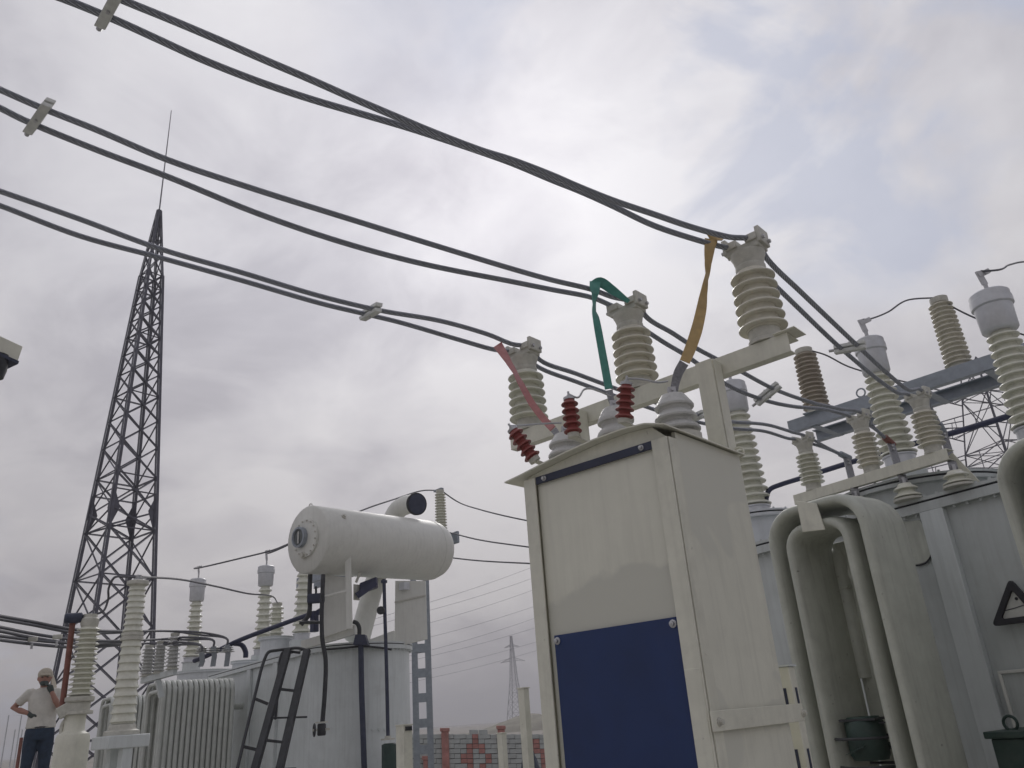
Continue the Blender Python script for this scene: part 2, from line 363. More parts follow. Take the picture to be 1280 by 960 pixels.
# ---------------------------------------------------------------- ground, hill, sky-side setting
g = MB(); g.add([(-1500, -1500, 0), (1500, -1500, 0), (1500, 1500, 0), (-1500, 1500, 0)], [(0, 1, 2, 3)])
structure(g.build('ground', 'ground'))
yd = MB().add([(-34, -14, .004), (12, -14, .004), (12, 22, .004), (-34, 22, .004)], [(0, 1, 2, 3)])
structure(yd.build('added_bounce_ground', 'yard'))  # added pale sheet near the camera, lifts the light on undersides
hc = D(640, 905, 140)
hill = MB(); nh, mh = 120, 14; V = []; F = []
hdir = unit(A(ray(640, 905)[0], ray(640, 905)[1], 0)); hs = A(hdir[1], -hdir[0], 0)
rnd = random.Random(3)
for j in range(mh):
    for i in range(nh):
        s_ = (i / (nh - 1) - .5) * 150; q = (j / (mh - 1) - .5) * 2
        top = .1 + 2.0 * math.exp(-((s_ - 2) / 5.5) ** 2) + .8 * math.exp(-((s_ - 9) / 6) ** 2) + 0.5 * math.exp(-((s_ - 24) / 12) ** 2)
        z = max(-0.3, top * max(0, 1 - q * q) ** .8 + rnd.uniform(-.14, .14) * (1 if abs(q) < .8 else 0)) - .1
        V.append(A(hc[0], hc[1], 0) + hs * s_ + hdir * q * 16 + UP * z)
for j in range(mh - 1):
    for i in range(nh - 1): a = j * nh + i; F.append((a, a + 1, a + 1 + nh, a + nh))
structure(hill.add(V, F).build('hill', 'hill', angle=60))

# ---------------------------------------------------------------- the cream cabinet with three low bushings
YB = 3.97                                                     # line of the crossbeam behind it
XL, XR, YF, YK, ZT = -2.68, -1.79, 3.12, 3.84, 2.765
cab = thing('equipment_cabinet', 'tall cream steel cabinet with blue sheet on its front and arched lid', 'cabinet', ((XL + XR) / 2, (YF + YK) / 2, 0))
MB().box((XL + .075, YF + .022, .35), (XR - .07, YF + .03, ZT)).build('front_panel', 'cream_front', cab)
MB().box((XR - .022, YF + .083, .35), (XR - .003, YK - .001, 2.799)).build('side_panel', 'cream', cab)
MB().box((XL + .018, YF + .075, .35), (XL + .03, YK - .06, ZT)).build('side_panel', 'cream', cab)
MB().box((XL + .06, YK - .03, .35), (XR - .06, YK - .018, ZT)).build('rear_panel', 'cream', cab)
for x, sx in ((XL, 1), (XR, -1)):
    for y, sy in ((YF, 1), (YK, -1)):
        if x == XR and y == YK: continue
        MB().angle((x, y, .15), (x, y, ZT - .004), .085 if (x == XR and y == YF) else .078, .009, (sx, 0, 0), (0, sy, 0)).build('corner_angle', 'cream_plain', cab, bevel=.002)
lx = [(-2.775, 2.772), (-2.66, 2.785), (-2.5, 2.808), (-2.34, 2.828), (-2.17, 2.843), (-2.0, 2.848), (-1.87, 2.838), (-1.766, 2.806)]
lid = MB()
poly = [A(x, YF - .05, z) for x, z in lx] + [A(x, YF - .05, z - .007) for x, z in lx[::-1]]
lid.prism(poly, (0, YK - YF + .07, 0))
gp = [A(XL + .01, YF + .012, ZT - .002), A(XR - .01, YF + .012, ZT - .002)] + [A(x, YF + .012, z - .009) for x, z in lx[::-1] if XL < x < XR]
lid.prism(gp, (0, .006, 0)); lid.prism([p + A(0, YK - YF - .03, 0) for p in gp], (0, .006, 0))
lid_o = lid.build('lid', 'cream_plain', cab, angle=30)
q1, q2 = PY(669, 599, YF - .012), PY(838, 553, YF - .012)
st = MB().box((XL + .08, YF + .001, 2.722), (XR - .015, YF + .011, 2.762)).build('navy_strip', 'navy', cab, bevel=.002)
for u, v in ((680, 597), (801, 556)):
    p = PY(u, v, YF); MB().lathe([(0.014, 0), (.014, .004), (.009, .006), (.009, .016), (0, .018)], (p[0], YF + .001, 2.742), (0, -1, 0), 10).build('bolt', 'alu', st)
bs = MB().box((-2.572, YF + .008, .7), (-1.868, YF + .0125, 1.962)).build('blue_sheet', 'blue', cab, bevel=.001)
for x in (-2.553, -1.902):
    MB().lathe([(.018, 0), (.018, .004), (.011, .006), (.011, .018), (0, .021)], (x, YF + .008, 1.935), (0, -1, 0), 10).build('bolt', 'alu', bs)
MB().box((-1.872, YF - .008, .6), (-1.797, YF - .001, 1.745)).build('gusset_plate', 'cream_plain', cab, bevel=.002)
bk = MB().box((-1.776, YF - .02, 1.50), (-1.768, YB - .01, 1.578)).build('side_bracket', 'cream_plain', cab, bevel=.002)
for y in (YF + .03, YB - .02):
    MB().lathe([(.018, 0), (.018, .004), (.011, .006), (.011, .02), (0, .022)], (-1.768, y, 1.535), (1, 0, 0), 8).build('bolt', 'cast', bk)
MB().box((XL + .02, YF + .02, .0), (XR - .02, YK - .02, .16)).build('plinth', 'concrete', cab)
MB().tube([A(-1.80, 3.86, 2.795) + .028 * A(math.cos(t), 0, 1 + math.sin(t)) for t in np.linspace(-1.9, 4.2, 14)], .006, 6).build('lifting_eye', 'cream_plain', cab)

# low grey bushings on the lid, each with a flat terminal
BUSH_Y = 3.42
def low_bushing(u, vtop, label, zb=2.835):
    p = PY(u, vtop, BUSH_Y); x = p[0]; top = p[2]; h = top - zb
    t = thing('low_bushing', label, 'bushing', (x, BUSH_Y, zb), 'grey bushings on the cabinet lid')
    MB().lathe([(.115, -.02), (.115, .012), (.085, .02), (.085, .03), (.05, .035)], (x, BUSH_Y, zb), n=20).build('mounting_flange', 'cast', t)
    n = 3 if h > .16 else 2
    pr = [(.082, .02)]
    for i in range(n):
        z0 = .03 + (h - .03) * i / n; hh = (h - .03) / n; rs = .116 - .008 * i
        pr += [(.082, z0 + .05 * hh), (rs * .98, z0 + .1 * hh), (rs, z0 + .25 * hh), (rs * .93, z0 + .45 * hh), (.078, z0 + .8 * hh)]
    pr += [(.07, h), (.062, h + .012), (.0, h + .014)]
    MB().lathe(pr, (x, BUSH_Y, zb), n=26).build('porcelain', 'porcelain_grey', t)
    MB().cyl((x, BUSH_Y, zb + h), (x, BUSH_Y, zb + h + .05), .02, 10).build('terminal', 'alu', t)
    return A(x, BUSH_Y, zb + h + .04)
TBL = low_bushing(707, 546, 'grey low bushing at the cabinet lid\'s left, under the red strap')
TBM = low_bushing(768, 514, 'grey low bushing mid lid under the green strap end')
TBR = low_bushing(841, 498, 'grey low bushing at the lid corner, under the yellow strap')

# red surge arresters along the lid's front edge
def arrester(pb, pt, label, n=5):
    pb, pt = np.asarray(pb), np.asarray(pt); h = np.linalg.norm(pt - pb); d = unit(pt - pb)
    t = thing('surge_arrester', label, 'surge arrester', pb, 'red surge arresters on the cabinet lid')
    MB().lathe(shed_profile(n, .018, h - .012, .029, .026, .047, .045), pb, d, 22).build('red_housing', 'red', t)
    MB().lathe([(.03, -.004), (.031, .018), (.02, .02)], pb, d, 14).build('base_fitting', 'cast', t)
    MB().lathe([(.03, h - .014), (.03, h), (.012, h + .004), (.012, h + .012), (.006, h + .014), (.006, h + .034), (0, h + .036)], pb, d, 12).build('top_fitting', 'alu', t)
    MB().bar(pb - d * .002, pb - d * .002 + A(0, .13, -.012), .035, .006).build('mounting_bracket', 'cast', t)
    return pt + d * .02
R1 = arrester(PY(669, 576, 3.1), PY(640, 536, 3.03), 'red surge arrester tilted out over the lid\'s left corner')
R2 = arrester(PY(717, 546, 3.13), PY(711, 497, 3.13), 'upright red surge arrester between the red and green straps')
R3 = arrester(PY(780, 528, 3.12), PY(783, 478, 3.12), 'upright red surge arrester in front of tan insulator')
def lead(pts, label):
    tag(MB().tube(smooth_path(pts, 6), .0055, 6).build('arrester_lead', 'alu'), label, 'lead wire', 'bare leads from arresters to bushings')
lead([R1, PY(650, 532, 3.1), PY(672, 530, 3.25), TBL + A(-.02, 0, .05)], 'bare lead from the tilted red arrester to the red strap')
lead([R2, PY(722, 497, 3.16), PY(730, 487, 3.22), PY(740, 486, 3.28), TBM + A(-.01, 0, .05)], 'kinked bare lead from middle red arrester to green strap')
lead([R3, PY(800, 474, 3.16), PY(822, 478, 3.3), TBR + A(-.015, 0, .06)], 'bare lead from the right-hand red arrester to yellow strap')

# ---------------------------------------------------------------- crossbeam frame behind the cabinet
PCB = [PY(u, v, YB) for u, v in ((663, 544), (799, 491), (957, 424))]
ZB = float(np.mean([p[2] for p in PCB]))
xr, xl = PY(991, 421, YB)[0], PCB[0][0] - .12
fr = thing('insulator_stand', 'cream post-and-crossbeam frame carrying three large insulators behind the cabinet', 'support frame', (-1.95, YB, 0))
cb = MB(); cb.box((xl, YB - .075, ZB - .115), (xr, YB - .067, ZB - .003)); cb.box((xl, YB - .0665, ZB - .011), (xr, YB + .075, ZB - .003)); cb.box((xl, YB - .0665, ZB - .115), (xr, YB - .01, ZB - .107))
cb.build('crossbeam', 'cream_plain', fr, bevel=.002)
MB().box((xr - .07, YB - .10, ZB - .002), (xr + .055, YB + .05, ZB + .004)).build('end_plate', 'cream_plain', fr, bevel=.001)
px_ = PY(891, 490, YB - .13)[0]
for x in (px_, px_ - .95):
    MB().angle((x - .045, YB - .085, .0), (x - .045, YB - .085, ZB - .045), .1, .01, (1, 0, 0), (0, -1, 0)).angle((x + .055, YB - .19, .0), (x + .055, YB - .19, ZB - .047), .1, .01, (-1, 0, 0), (0, 1, 0)).build('post', 'cream_plain', fr, bevel=.002)

# marker bands wrapped round the right-hand post, with a loose wire beside it
MB().box((px_ + .056, YB - .165, 1.47), (px_ + .058, YB - .14, 1.72)).build('blue_band', 'navy', fr)

def post_insulator(h=.62, rs=.135, n=6, pm='porcelain', name='post_insulator', rc=.095, mount=.1):
    t = thing(name, '', 'insulator')
    f = h * .12
    MB().lathe([(rc * 1.0, 0), (rc * 1.0, f * .25), (rc * .92, f * .35), (rc * .92, f)], n=24).build('base_flange', 'cast', t)
    MB().lathe(shed_profile(n, f, h * .68, rc, rc * .86, rs, rs * .92), n=32).build('porcelain', pm, t)
    cp = MB().lathe([(rc * .84, h * .665), (rc * .90, h * .69), (rc * .90, h * .72), (rc * .84, h * .73), (rc * .94, h * .80), (rc * 1.04, h * .83), (rc * 1.04, h * .85), (0, h * .851)], n=20)
    cp.build('metal_cap', 'cast', t)
    w = rc * 1.06
    cl = MB()
    cl.obox((0, 0, h * .885), (w, 0, 0), (0, w * .6, 0), (0, 0, h * .035))
    clo = cl.build('clamp_body', 'cast', t, bevel=.006)
    for sx in (-1, 1):
        c = A(sx * w * .62, 0, h * .955)
        k_ = MB(); k_.obox(c + A(0, 0, -h * .012), (w * .36, 0, 0), (0, w * .72, 0), (0, 0, h * .035)); k_.obox(c + A(sx * w * .42, 0, .0), (w * .14, 0, 0), (0, w * .62, 0), (0, 0, h * .075))
        ko = k_.build('cable_clamp', 'cast', t, bevel=.005)
        bb = MB()
        for sy in (-1, 1): bb.tube([c + A(sx * w * .5, sy * w * .38, -.02), c + A(sx * w * .72, sy * w * .38, -.02)], .011, 6)
        bb.build('bolt', 'alu', ko)
    return t
ins = post_insulator(); ins2 = post_insulator(pm='porcelain_tan')
labs = ['cream large post insulator on the crossbeam end, behind the red strap', 'tan large post insulator on the crossbeam, beside the green strap', 'tan large post insulator on the crossbeam\'s high end, by the yellow strap']
CL = []                                                        # clamp centres
for p, l, pr, vt in zip(PCB, labs, (ins, ins2, ins2), (436, 381, 304)):
    top = zat(p, vt); s_ = (top - ZB) / .60
    dup(pr, (p[0], YB, ZB), l, scale=(1, 1, s_), group='large post insulators on the crossbeam')
    CL.append(A(p[0], YB, ZB + .60 * s_ * .985))
discard(ins); discard(ins2)

# ---------------------------------------------------------------- right transformer: frame of reference
T0 = PZ(1090, 643, 3.2); T0[2] = 0
def TR(a, b, z=0): return T0 + a * TX + b * TY + A(0, 0, z)
ZTOP = 3.2
def stadium(a0, a1, b0, b1, r0, r1, n=10):                    # plan outline with round ends (r<=half width) in tank coordinates
    o = []
    for (ca, cb_, t0, rr) in ((a1 - r1, b0 + r1, -90, r1), (a1 - r1, b1 - r1, 0, r1), (a0 + r0, b1 - r0, 90, r0), (a0 + r0, b0 + r0, 180, r0)):
        for i in range(n + 1):
            t = math.radians(t0 + 90 * i / n); o.append((ca + rr * math.cos(t), cb_ + rr * math.sin(t)))
    return o
def slab(f, outline, z0, z1):
    return MB().prism([f(a, b, z0) for a, b in outline], (0, 0, z1 - z0))
ROWB = 1.15
RB = [PP(u, v, TR(0, ROWB), TY) for u, v in ((944, 636), (1125, 574), (1292, 533))]
ra = [float((p - T0) @ TX) for p in RB]
tr = thing('power_transformer', 'large grey-green transformer tank with tube radiators and black triangle at right', 'transformer', TR(0, 1))
A0, A1 = ra[0] - .62, 3.6
ol = stadium(A0, A1, 0, 2.3, 1.1, .3)
slab(TR, ol, .3, ZTOP - .11).build('tank', 'tank', tr, angle=20)
ofl = stadium(A0 - .07, A1 + .07, -.07, 2.37, 1.15, .35)
slab(TR, ofl, ZTOP - .1095, ZTOP - .03).build('lower_flange', 'tank', tr, angle=20)
slab(TR, stadium(A0 - .05, A1 + .05, -.05, 2.35, 1.13, .33), ZTOP - .0295, ZTOP - .0105).build('gasket', 'seal', tr, angle=20)
slab(TR, ofl, ZTOP - .01, ZTOP + .02).build('cover', 'tank', tr, angle=20)
fbr = MB()
for i in range(48):
    c = TR(A0 + 1.2 + i * .12, -.035); fbr.tube([c + UP * (ZTOP - .135), c + UP * (ZTOP - .109)], .014, 6); fbr.tube([c + UP * (ZTOP + .02), c + UP * (ZTOP + .042)], .014, 6)
fbo_ = fbr.build('flange_bolts', 'tank', tr); fbo_['kind'] = 'stuff'
sa = float((PP(1170, 660, TR(0, -.06), TY) - T0) @ TX)
for a in (sa, sa - 1.35, sa + 1.5):
    slab(TR, [(a - .11, -.075), (a + .11, -.075), (a + .11, -.001), (a - .11, -.001)], .4, ZTOP - .112).build('stiffener', 'tank_left', tr, bevel=.006)
# irregular repair plate with a dark seam just left of the visible stiffener
pp_ = [PP(u, v, TR(0, -.012), TY) for u, v in ((1128, 652), (1150, 650), (1162, 672), (1166, 690), (1160, 702), (1146, 706), (1128, 703))]
MB().prism(pp_, TY * .011).build('repair_plate', 'radiator', tr, bevel=.004)
MB().tube(smooth_path([PP(u, v, TR(0, -.016), TY) for u, v in ((1166, 690), (1160, 701), (1152, 706), (1144, 707))], 4), .008, 6).build('seam', 'seal', tr)

def tank_turret(f, c, r, z0, z1, parent, m_):
    o = MB().lathe([(r, z0), (r, z1 - .05), (r + .06, z1 - .048), (r + .06, z1 - .012)], c, n=48).build('turret', m_, parent)
    MB().lathe([(r + .045, z1 - .0118), (r + .045, z1 + .008)], c, n=48).build('gasket', 'seal', o)
    lid = MB().lathe([(r + .062, z1 + .0082), (r + .062, z1 + .03), (r * .4, z1 + .05), (0, z1 + .05)], c, n=48)
    bolts(lid, c, r + .035, z1 + .03, 18, .013, .02); lid.build('turret_lid', m_, o)
    return o
turc = A(RB[0][0], RB[0][1], 0)
z1t = zat(turc + HEAD * -.45, 640)
tank_turret(TR, turc, .47, ZTOP + .02, z1t, tr, 'turret')
# wide round hatch seen behind the low bushings
hp = PP(1140, 604, TR(0, .85), TY); hc_ = A(hp[0], hp[1], 0); zh = zat(hc_ - HEAD * .78 , 604)
tank_turret(TR, hc_ + TX * .03, .80, ZTOP + .02, max(ZTOP + .25, zat(hc_ - HEAD * .8, 612)), tr, 'tank')

# tube radiators: bent flat tubes, one after another from the front to the tank
def bend_path(w, zt, zb, r, n=6):
    o = [(0, zb), (0, zt - r)]
    o += [(r - r * math.cos(t), zt - r + r * math.sin(t)) for t in np.linspace(0, math.pi / 2, n + 1)[1:]]
    o += [(w - r + r * math.sin(t), zt - r + r * math.cos(t)) for t in np.linspace(0, math.pi / 2, n + 1)]
    o += [(w, zb)]
    return o
def make_radiator(parent, P0, ax, row, w, zt, zb, count, pitch, material, r=.26, thin=.042, wide=.0526, gap=.9, cross=.42, n=10):
    P0 = A(P0[0], P0[1], 0)
    hub = bpy.data.objects.new('radiator', None); COL.objects.link(hub); hub.location = tuple(P0); attach(hub, parent)
    protos = []
    for inset in (0, .17):
        pth = [P0 + ax * (inset + a * 1.0) + UP * (z) for a, z in bend_path(w - 2 * inset, zt - inset, zb, max(.1, r - inset * .55))]
        # flattened along the row, thin within the bend plane
        mb = MB()
        for i, p in enumerate(pth):
            t = unit(pth[min(i + 1, len(pth) - 1)] - pth[max(i - 1, 0)]); nn = np.cross(row, t)
            for j in range(n):
                q = 2 * math.pi * j / n
                mb.v.append(tuple(p + nn * thin * np.sign(math.cos(q)) * abs(math.cos(q)) ** min(1, cross * 1.6) + row * wide * np.sign(math.sin(q)) * abs(math.sin(q)) ** cross))
        for i in range(len(pth) - 1):
            for j in range(n):
                a, b2 = i * n + j, i * n + (j + 1) % n; mb.f.append((a, b2, b2 + n, a + n))
        first = mb.build('radiator_tube', material, hub, angle=60)
        if count == 1 and inset:
            zi = zt - inset - .07; c0 = P0 + ax * w / 2 + row * (wide * 1.0 + .03)
            MB().obox(c0 + UP * (zb + zi) / 2, ax * (w / 2 - inset - thin * .4), row * .012, UP * (zi - zb) / 2).build('shade_panel', material, hub, bevel=.006)  # back closure added to block light and darken the arch inside
        for k_ in range(1, count): copy_part(first, hub, Matrix.Translation(Vector(tuple(row * pitch * k_))))
    # collecting headers into the tank
    for z in (zb + .02, zt - .55):
        MB().cyl(P0 + ax * w / 2 + row * pitch * 1.5 + UP * z, P0 + ax * w / 2 + row * (pitch * count + gap) + UP * z, .07, 12).build('header_pipe', material, hub)
    return hub
ZR = 3.12
Q1 = PZ(956, 668, ZR - .16); Qb = float((Q1 - T0) @ TY); Qa = float((Q1 - T0) @ TX)
W1 = float((PP(1086, 668, Q1, TY) - Q1) @ TX)
cnt = 6
P1 = TR(Qa + .04, Qb + .29)
rad1 = make_radiator(tr, P1, TX, TY, W1 - .08, ZR - .02, .75, 1, .106, 'radiator', thin=.05, wide=.29, cross=.45, n=28)
tp = [PP(u, v, P1 - TY * .31, TY) for u, v in ((995, 626), (1020, 629), (1031, 662), (1003, 665))]
MB().prism(tp, TY * .012).build('hanger_plate', 'cream_plain', rad1, bevel=.003)
Q2 = PP(1266, 600, P1, TY); a2 = float((Q2 - T0) @ TX)
P2 = TR(a2 + .04, Qb + .29)
rad2 = make_radiator(tr, P2, TX, TY, W1 - .08, ZR - .02, .75, 1, .106, 'radiator', thin=.05, wide=.29, cross=.45, n=28)
# inner vertical collector with a flat front, seen through the arch
vc = MB()
va = PP(1052, 716, P1 + TY * .33, TY); va[2] = 0; zc = zat(va, 690)
vc.tube([va + UP * 1.72, va + UP * (zc - .06), va + UP * (zc - .015) + TY * .03, va + UP * zc + TY * .12], [.085, .085, .075, .05], 12)
vc.obox(va + UP * (zc - .32), TX * .088, TY * .088, UP * .008)
vc.build('collector_pipe', 'radiator', rad1)
# fan under the radiator
fb = PP(1083, 918, P1 - TY * .05, TY)
fan = thing('cooling_fan', 'dark green fan motor with guard hanging inside the near radiator arch', 'fan', fb)
fz = fb[2]
MB().lathe([(.0, .13), (.12, .13), (.15, .09), (.15, -.14), (.13, -.18), (0, -.19)], fb, n=18).build('motor', 'green', fan)
gd = MB()
for zz in (-.02, -.22): gd.tube([fb + .24 * A(math.cos(t), math.sin(t), 0) + UP * zz for t in np.linspace(0, 2 * math.pi, 29)], .012, 6, caps=False)
gd.build('fan_guard', 'black', fan)
for k_ in range(3):
    t = 2.1 * k_ + .4; d1 = A(math.cos(t), math.sin(t), 0); d2 = A(-math.sin(t), math.cos(t), 0)
    MB().prism([fb + d1 * .1 - d2 * .03 - UP * .1, fb + d1 * .22 - d2 * .09 - UP * .13, fb + d1 * .23 + d2 * .07 - UP * .08, fb + d1 * .1 + d2 * .03 - UP * .06], UP * .004).build('fan_blade', 'green', fan)
mbk = MB()
for s_ in (-1, 1): mbk.bar(fb + TX * s_ * .12 + UP * .08, fb + TX * s_ * .33 + UP * .08, .05, .012)
mbk.box(fb + A(-.14, -.14, .102), fb + A(.14, .14, .118)); mbk.build('mounting_arm', 'black', fan)

# triangular black-edged sign on the tank wall
tc_ = PP(1268, 757, TR(0, -.05), TY)
u1, u2 = unit(TX), UP
def sgn(a, b): return tc_ + u1 * a + u2 * b
sign = thing('warning_sign', 'black-rimmed triangular white sign on the tank wall at picture edge', 'sign', tc_)
s_ = .215
tri = [(-s_, -.14), (s_ * 1.0, -.14), (.04, s_ * 1.02)]
def rnd_tri(k_, lift):
    o = []
    cx, cz = (tri[0][0] + tri[1][0] + tri[2][0]) / 3, (tri[0][1] + tri[1][1] + tri[2][1]) / 3
    V3 = [A(cx + (a - cx) * k_, cz + (b - cz) * k_) for a, b in tri]
    for i in range(3):
        p, pa, pb = V3[i], V3[i - 1], V3[(i + 1) % 3]
        d1, d2 = unit(pa - p), unit(pb - p); e = .055 * k_
        for t in np.linspace(0, 1, 5):
            q = (1 - t) ** 2 * (p + d1 * e) + 2 * t * (1 - t) * p + t * t * (p + d2 * e); o.append(sgn(q[0], q[1]) - TY * lift)
    return o
outer, inner = rnd_tri(1.0, 0), rnd_tri(.60, 0)
mb = MB(); n = len(outer)
mb.add(outer + inner + [p - TY * .035 for p in outer] + [p - TY * .035 for p in inner], [q for i in range(n) for q in ((i, (i + 1) % n, (i + 1) % n + n, i + n), (2 * n + i, 3 * n + i, 3 * n + (i + 1) % n, 2 * n + (i + 1) % n), (i, i + 2 * n, (i + 1) % n + 2 * n, (i + 1) % n), (n + i, n + (i + 1) % n, 3 * n + (i + 1) % n, 3 * n + i))])
mb.build('rim', 'seal', sign, bevel=.006)
MB().prism([p + TY * .0 for p in rnd_tri(.61, .006)], TY * .005).build('sign_plate', 'white_enamel', sign)
for a, b in ((-.035, .055), (.035, .05)):
    MB().lathe([(.013, 0), (.013, .004), (0, .005)], sgn(a, b) - TY * .0065, -TY, 10).build('rivet', 'seal', sign)
MB().tube([sgn(-.09, -.03) - TY * .008, sgn(0, -.02) - TY * .008, sgn(.09, -.005) - TY * .008], .004, 5).build('printed_line', 'wire', sign)
# rating plate
npc = PP(1284, 872, TR(0, -.03), TY)
pl = thing('rating_plate', 'pale framed plate on tank wall above the green box', 'plate', npc)
f = MB()
for (a, b, c, d) in ((-.16, .19, .16, .215), (-.16, -.25, .16, -.225), (-.16, -.224, -.135, .189), (.135, -.224, .16, .189)):
    f.prism([npc + TX * a + UP * b, npc + TX * c + UP * b, npc + TX * c + UP * d, npc + TX * a + UP * d], TY * -.03)
f.build('frame', 'white_enamel', pl, bevel=.003)
MB().prism([npc + TX * a + UP * b - TY * .004 for a, b in ((-.134, -.224), (.134, -.224), (.134, .189), (-.134, .189))], TY * -.008).build('plate', 'tank', pl)
# green box with lifting ring
gb = PP(1248, 960, TR(0, -.75), TY); ztopg = PP(1250, 914, TR(0, -.75), TY)[2]
gbx = thing('control_box', 'dark green steel box with a lifting ring in the lower corner', 'box', (gb[0], gb[1], 0))
ag = float((gb - T0) @ TX)
slab(TR, [(ag, -.75), (ag + .7, -.75), (ag + .7, -.28), (ag, -.28)], .2, ztopg - .05).build('body', 'green', gbx, bevel=.01)
slab(TR, [(ag - .03, -.78), (ag + .73, -.78), (ag + .73, -.25), (ag - .03, -.25)], ztopg - .049, ztopg).build('lid', 'green', gbx, bevel=.008)
rc_ = TR(ag + .1, -.6, ztopg + .045)
MB().tube([rc_ + .05 * (TX * math.cos(t) + UP * math.sin(t)) for t in np.linspace(0, 2 * math.pi, 21)], .011, 8, caps=False).build('lifting_ring', 'green', gbx)
MB().box((gb[0] - .0, gb[1], 0), (gb[0] + .5, gb[1] + .3, .199)).build('foot', 'concrete', gbx)

# ---------------------------------------------------------------- low beam with three smaller post insulators on the tank edge
P2B = [PZ(u, v, 3.6) for u, v in ((1018, 613), (1091, 592), (1168, 567))]
bd = unit(P2B[2] - P2B[0]); bn_ = A(-bd[1], bd[0], 0)
e0, e1 = P2B[0] - bd * .22, P2B[2] + bd * .15
bf = thing('low_insulator_beam', 'cream channel beam with sloping brace over the transformer cover', 'support beam', (P2B[1][0], P2B[1][1], 3.22))
lb = MB()
lb.obox((e0 + e1) / 2 - bn_ * .07 - UP * .055, (e1 - e0) / 2, bn_ * .004, UP * .052); lb.obox((e0 + e1) / 2 - UP * .006, (e1 - e0) / 2, bn_ * .0655, UP * .003); lb.obox((e0 + e1) / 2 - bn_ * .036 - UP * .103, (e1 - e0) / 2, bn_ * .029, UP * .004)
lb.build('channel', 'cream_plain', bf, bevel=.002)
for p in (P2B[0] - bd * .08,):
    MB().box((p[0] - .035, p[1] + .07, ZTOP + .021), (p[0] + .035, p[1] + .11, 3.59)).build('leg', 'cream_plain', bf)
br = PZ(1223, 607, ZTOP + .03)
MB().bar(e1 - bd * .03 - UP * .05 + bn_ * .02, br, .07, .012, up=bn_).build('brace', 'cream_plain', bf)
labs = ['small cream post insulator over the arched radiator, lowest of the trio', 'small tan post insulator in the middle of the low beam', 'small tan post insulator at high end of the low beam, by the sloping brace']
ins3 = post_insulator(h=.56, rs=.125, n=7, rc=.085); ins4 = post_insulator(h=.56, rs=.125, n=7, rc=.085, pm='porcelain_tan')
CL2 = []
for p, l, pr, vt in zip(P2B, labs, (ins3, ins4, ins4), (547, 519, 492)):
    s_ = (zat(p, vt) - 3.597) / .545
    dup(pr, (p[0], p[1], 3.597), l, rot=(0, 0, RT), scale=(1, 1, s_), group='small post insulators on the low beam')
    CL2.append(A(p[0], p[1], 3.597 + .545 * s_ * .985))
discard(ins3); discard(ins4)

# ---------------------------------------------------------------- the three phases: pairs of stranded conductors
def px_trace(tr_, p, q):                                       # pixels to points in the upright plane through p and q
    n_ = A(-(q - p)[1], (q - p)[0], 0); return [PP(u, v, p, unit(n_)) for u, v in tr_]
FWD = CAMR @ A(0, 0, -1)
def cable(side_off, left, right, c1, c2, lug, label, far):
    o = A(side_off, 0, 0); o2 = TX * side_off
    w = ray(*far[0]); pf = EYE + w * (((c1 - EYE) @ FWD) * far[1] / (w @ FWD))
    run = unit(A(pf[0] - c1[0], pf[1] - c1[1], 0)); crs = A(-run[1], run[0], 0); crs = crs * (1 if crs[0] > 0 else -1)
    pts = [PP(u, v, c1 + crs * side_off, crs) for u, v in left]
    h0 = pts[0]; g_ = unit(pts[0] - pts[1]); back = [h0 + g_ * t_ + UP * (.02 * t_ * t_) for t_ in (11, 8, 5, 3, 1.6, .8, .3)]
    pts = back + pts + [c1 + o]
    pts += px_trace(right, c1 + o, c2 + o2) + [c2 + o2 + A(0, .0, 0)]
    pts += lug
    ob = MB().tube(smooth_path(pts, 7), .0168, 10, uv=True, caps=True).build('power_cable', 'cable')
    return tag(ob, label, 'cable'), pts
CT = {}
data = [
 ('A', 0, [(-30, 229), (0, 239), (100, 274), (200, 311), (300, 340), (400, 370), (475, 388), (550, 401), (610, 418), (640, 430)], [(-30, 247), (0, 257), (100, 295), (200, 322), (300, 350), (400, 379), (450, 391), (500, 403), (575, 425), (618, 437)],
  [(675, 450), (720, 467), (790, 493), (850, 513), (905, 526), (959, 531), (990, 540)], [(675, 460), (720, 477), (775, 497), (850, 522), (911, 535), (955, 539), (985, 548)]),
 ('B', 1, [(-30, 99), (0, 112), (50, 134), (120, 162), (210, 200), (320, 237), (425, 270), (525, 301), (640, 336), (690, 350), (740, 362), (765, 371)], [(-30, 121), (0, 135), (30, 150), (120, 187), (210, 221), (320, 266), (425, 302), (525, 329), (640, 352), (690, 362), (740, 372), (762, 381)],
  [(810, 398), (840, 416), (868, 434), (920, 461), (967, 486), (1018, 504), (1050, 511)], [(806, 412), (830, 428), (860, 446), (907, 480), (955, 500), (991, 508), (1026, 511), (1045, 515)]),
 ('C', 2, [(70, -36), (158, 2), (207, 22), (271, 49), (332, 75.5), (385, 98), (437, 121), (498, 147), (536, 163), (600, 187.5), (640, 200), (690, 219), (720, 232), (765, 250), (815, 267), (865, 284), (910, 296)], [(-10, -32), (75, -3), (143, 24.5), (196, 48.5), (245, 71), (294, 91), (343, 109), (392, 125), (445, 140.5), (498, 156), (536, 168), (600, 189.5), (640, 204), (690, 225), (725, 239), (765, 257), (815, 281), (865, 298), (905, 309)],
  [(960, 325), (1000, 364), (1040, 402), (1078, 438), (1113, 470), (1135, 487)], [(972, 360), (1000, 387), (1030, 416), (1054, 438), (1097, 474), (1122, 491)]),
]
names = {'A': 'lowest phase, the red strap\'s', 'B': 'middle phase, the green strap\'s', 'C': 'top phase, the yellow strap\'s'}
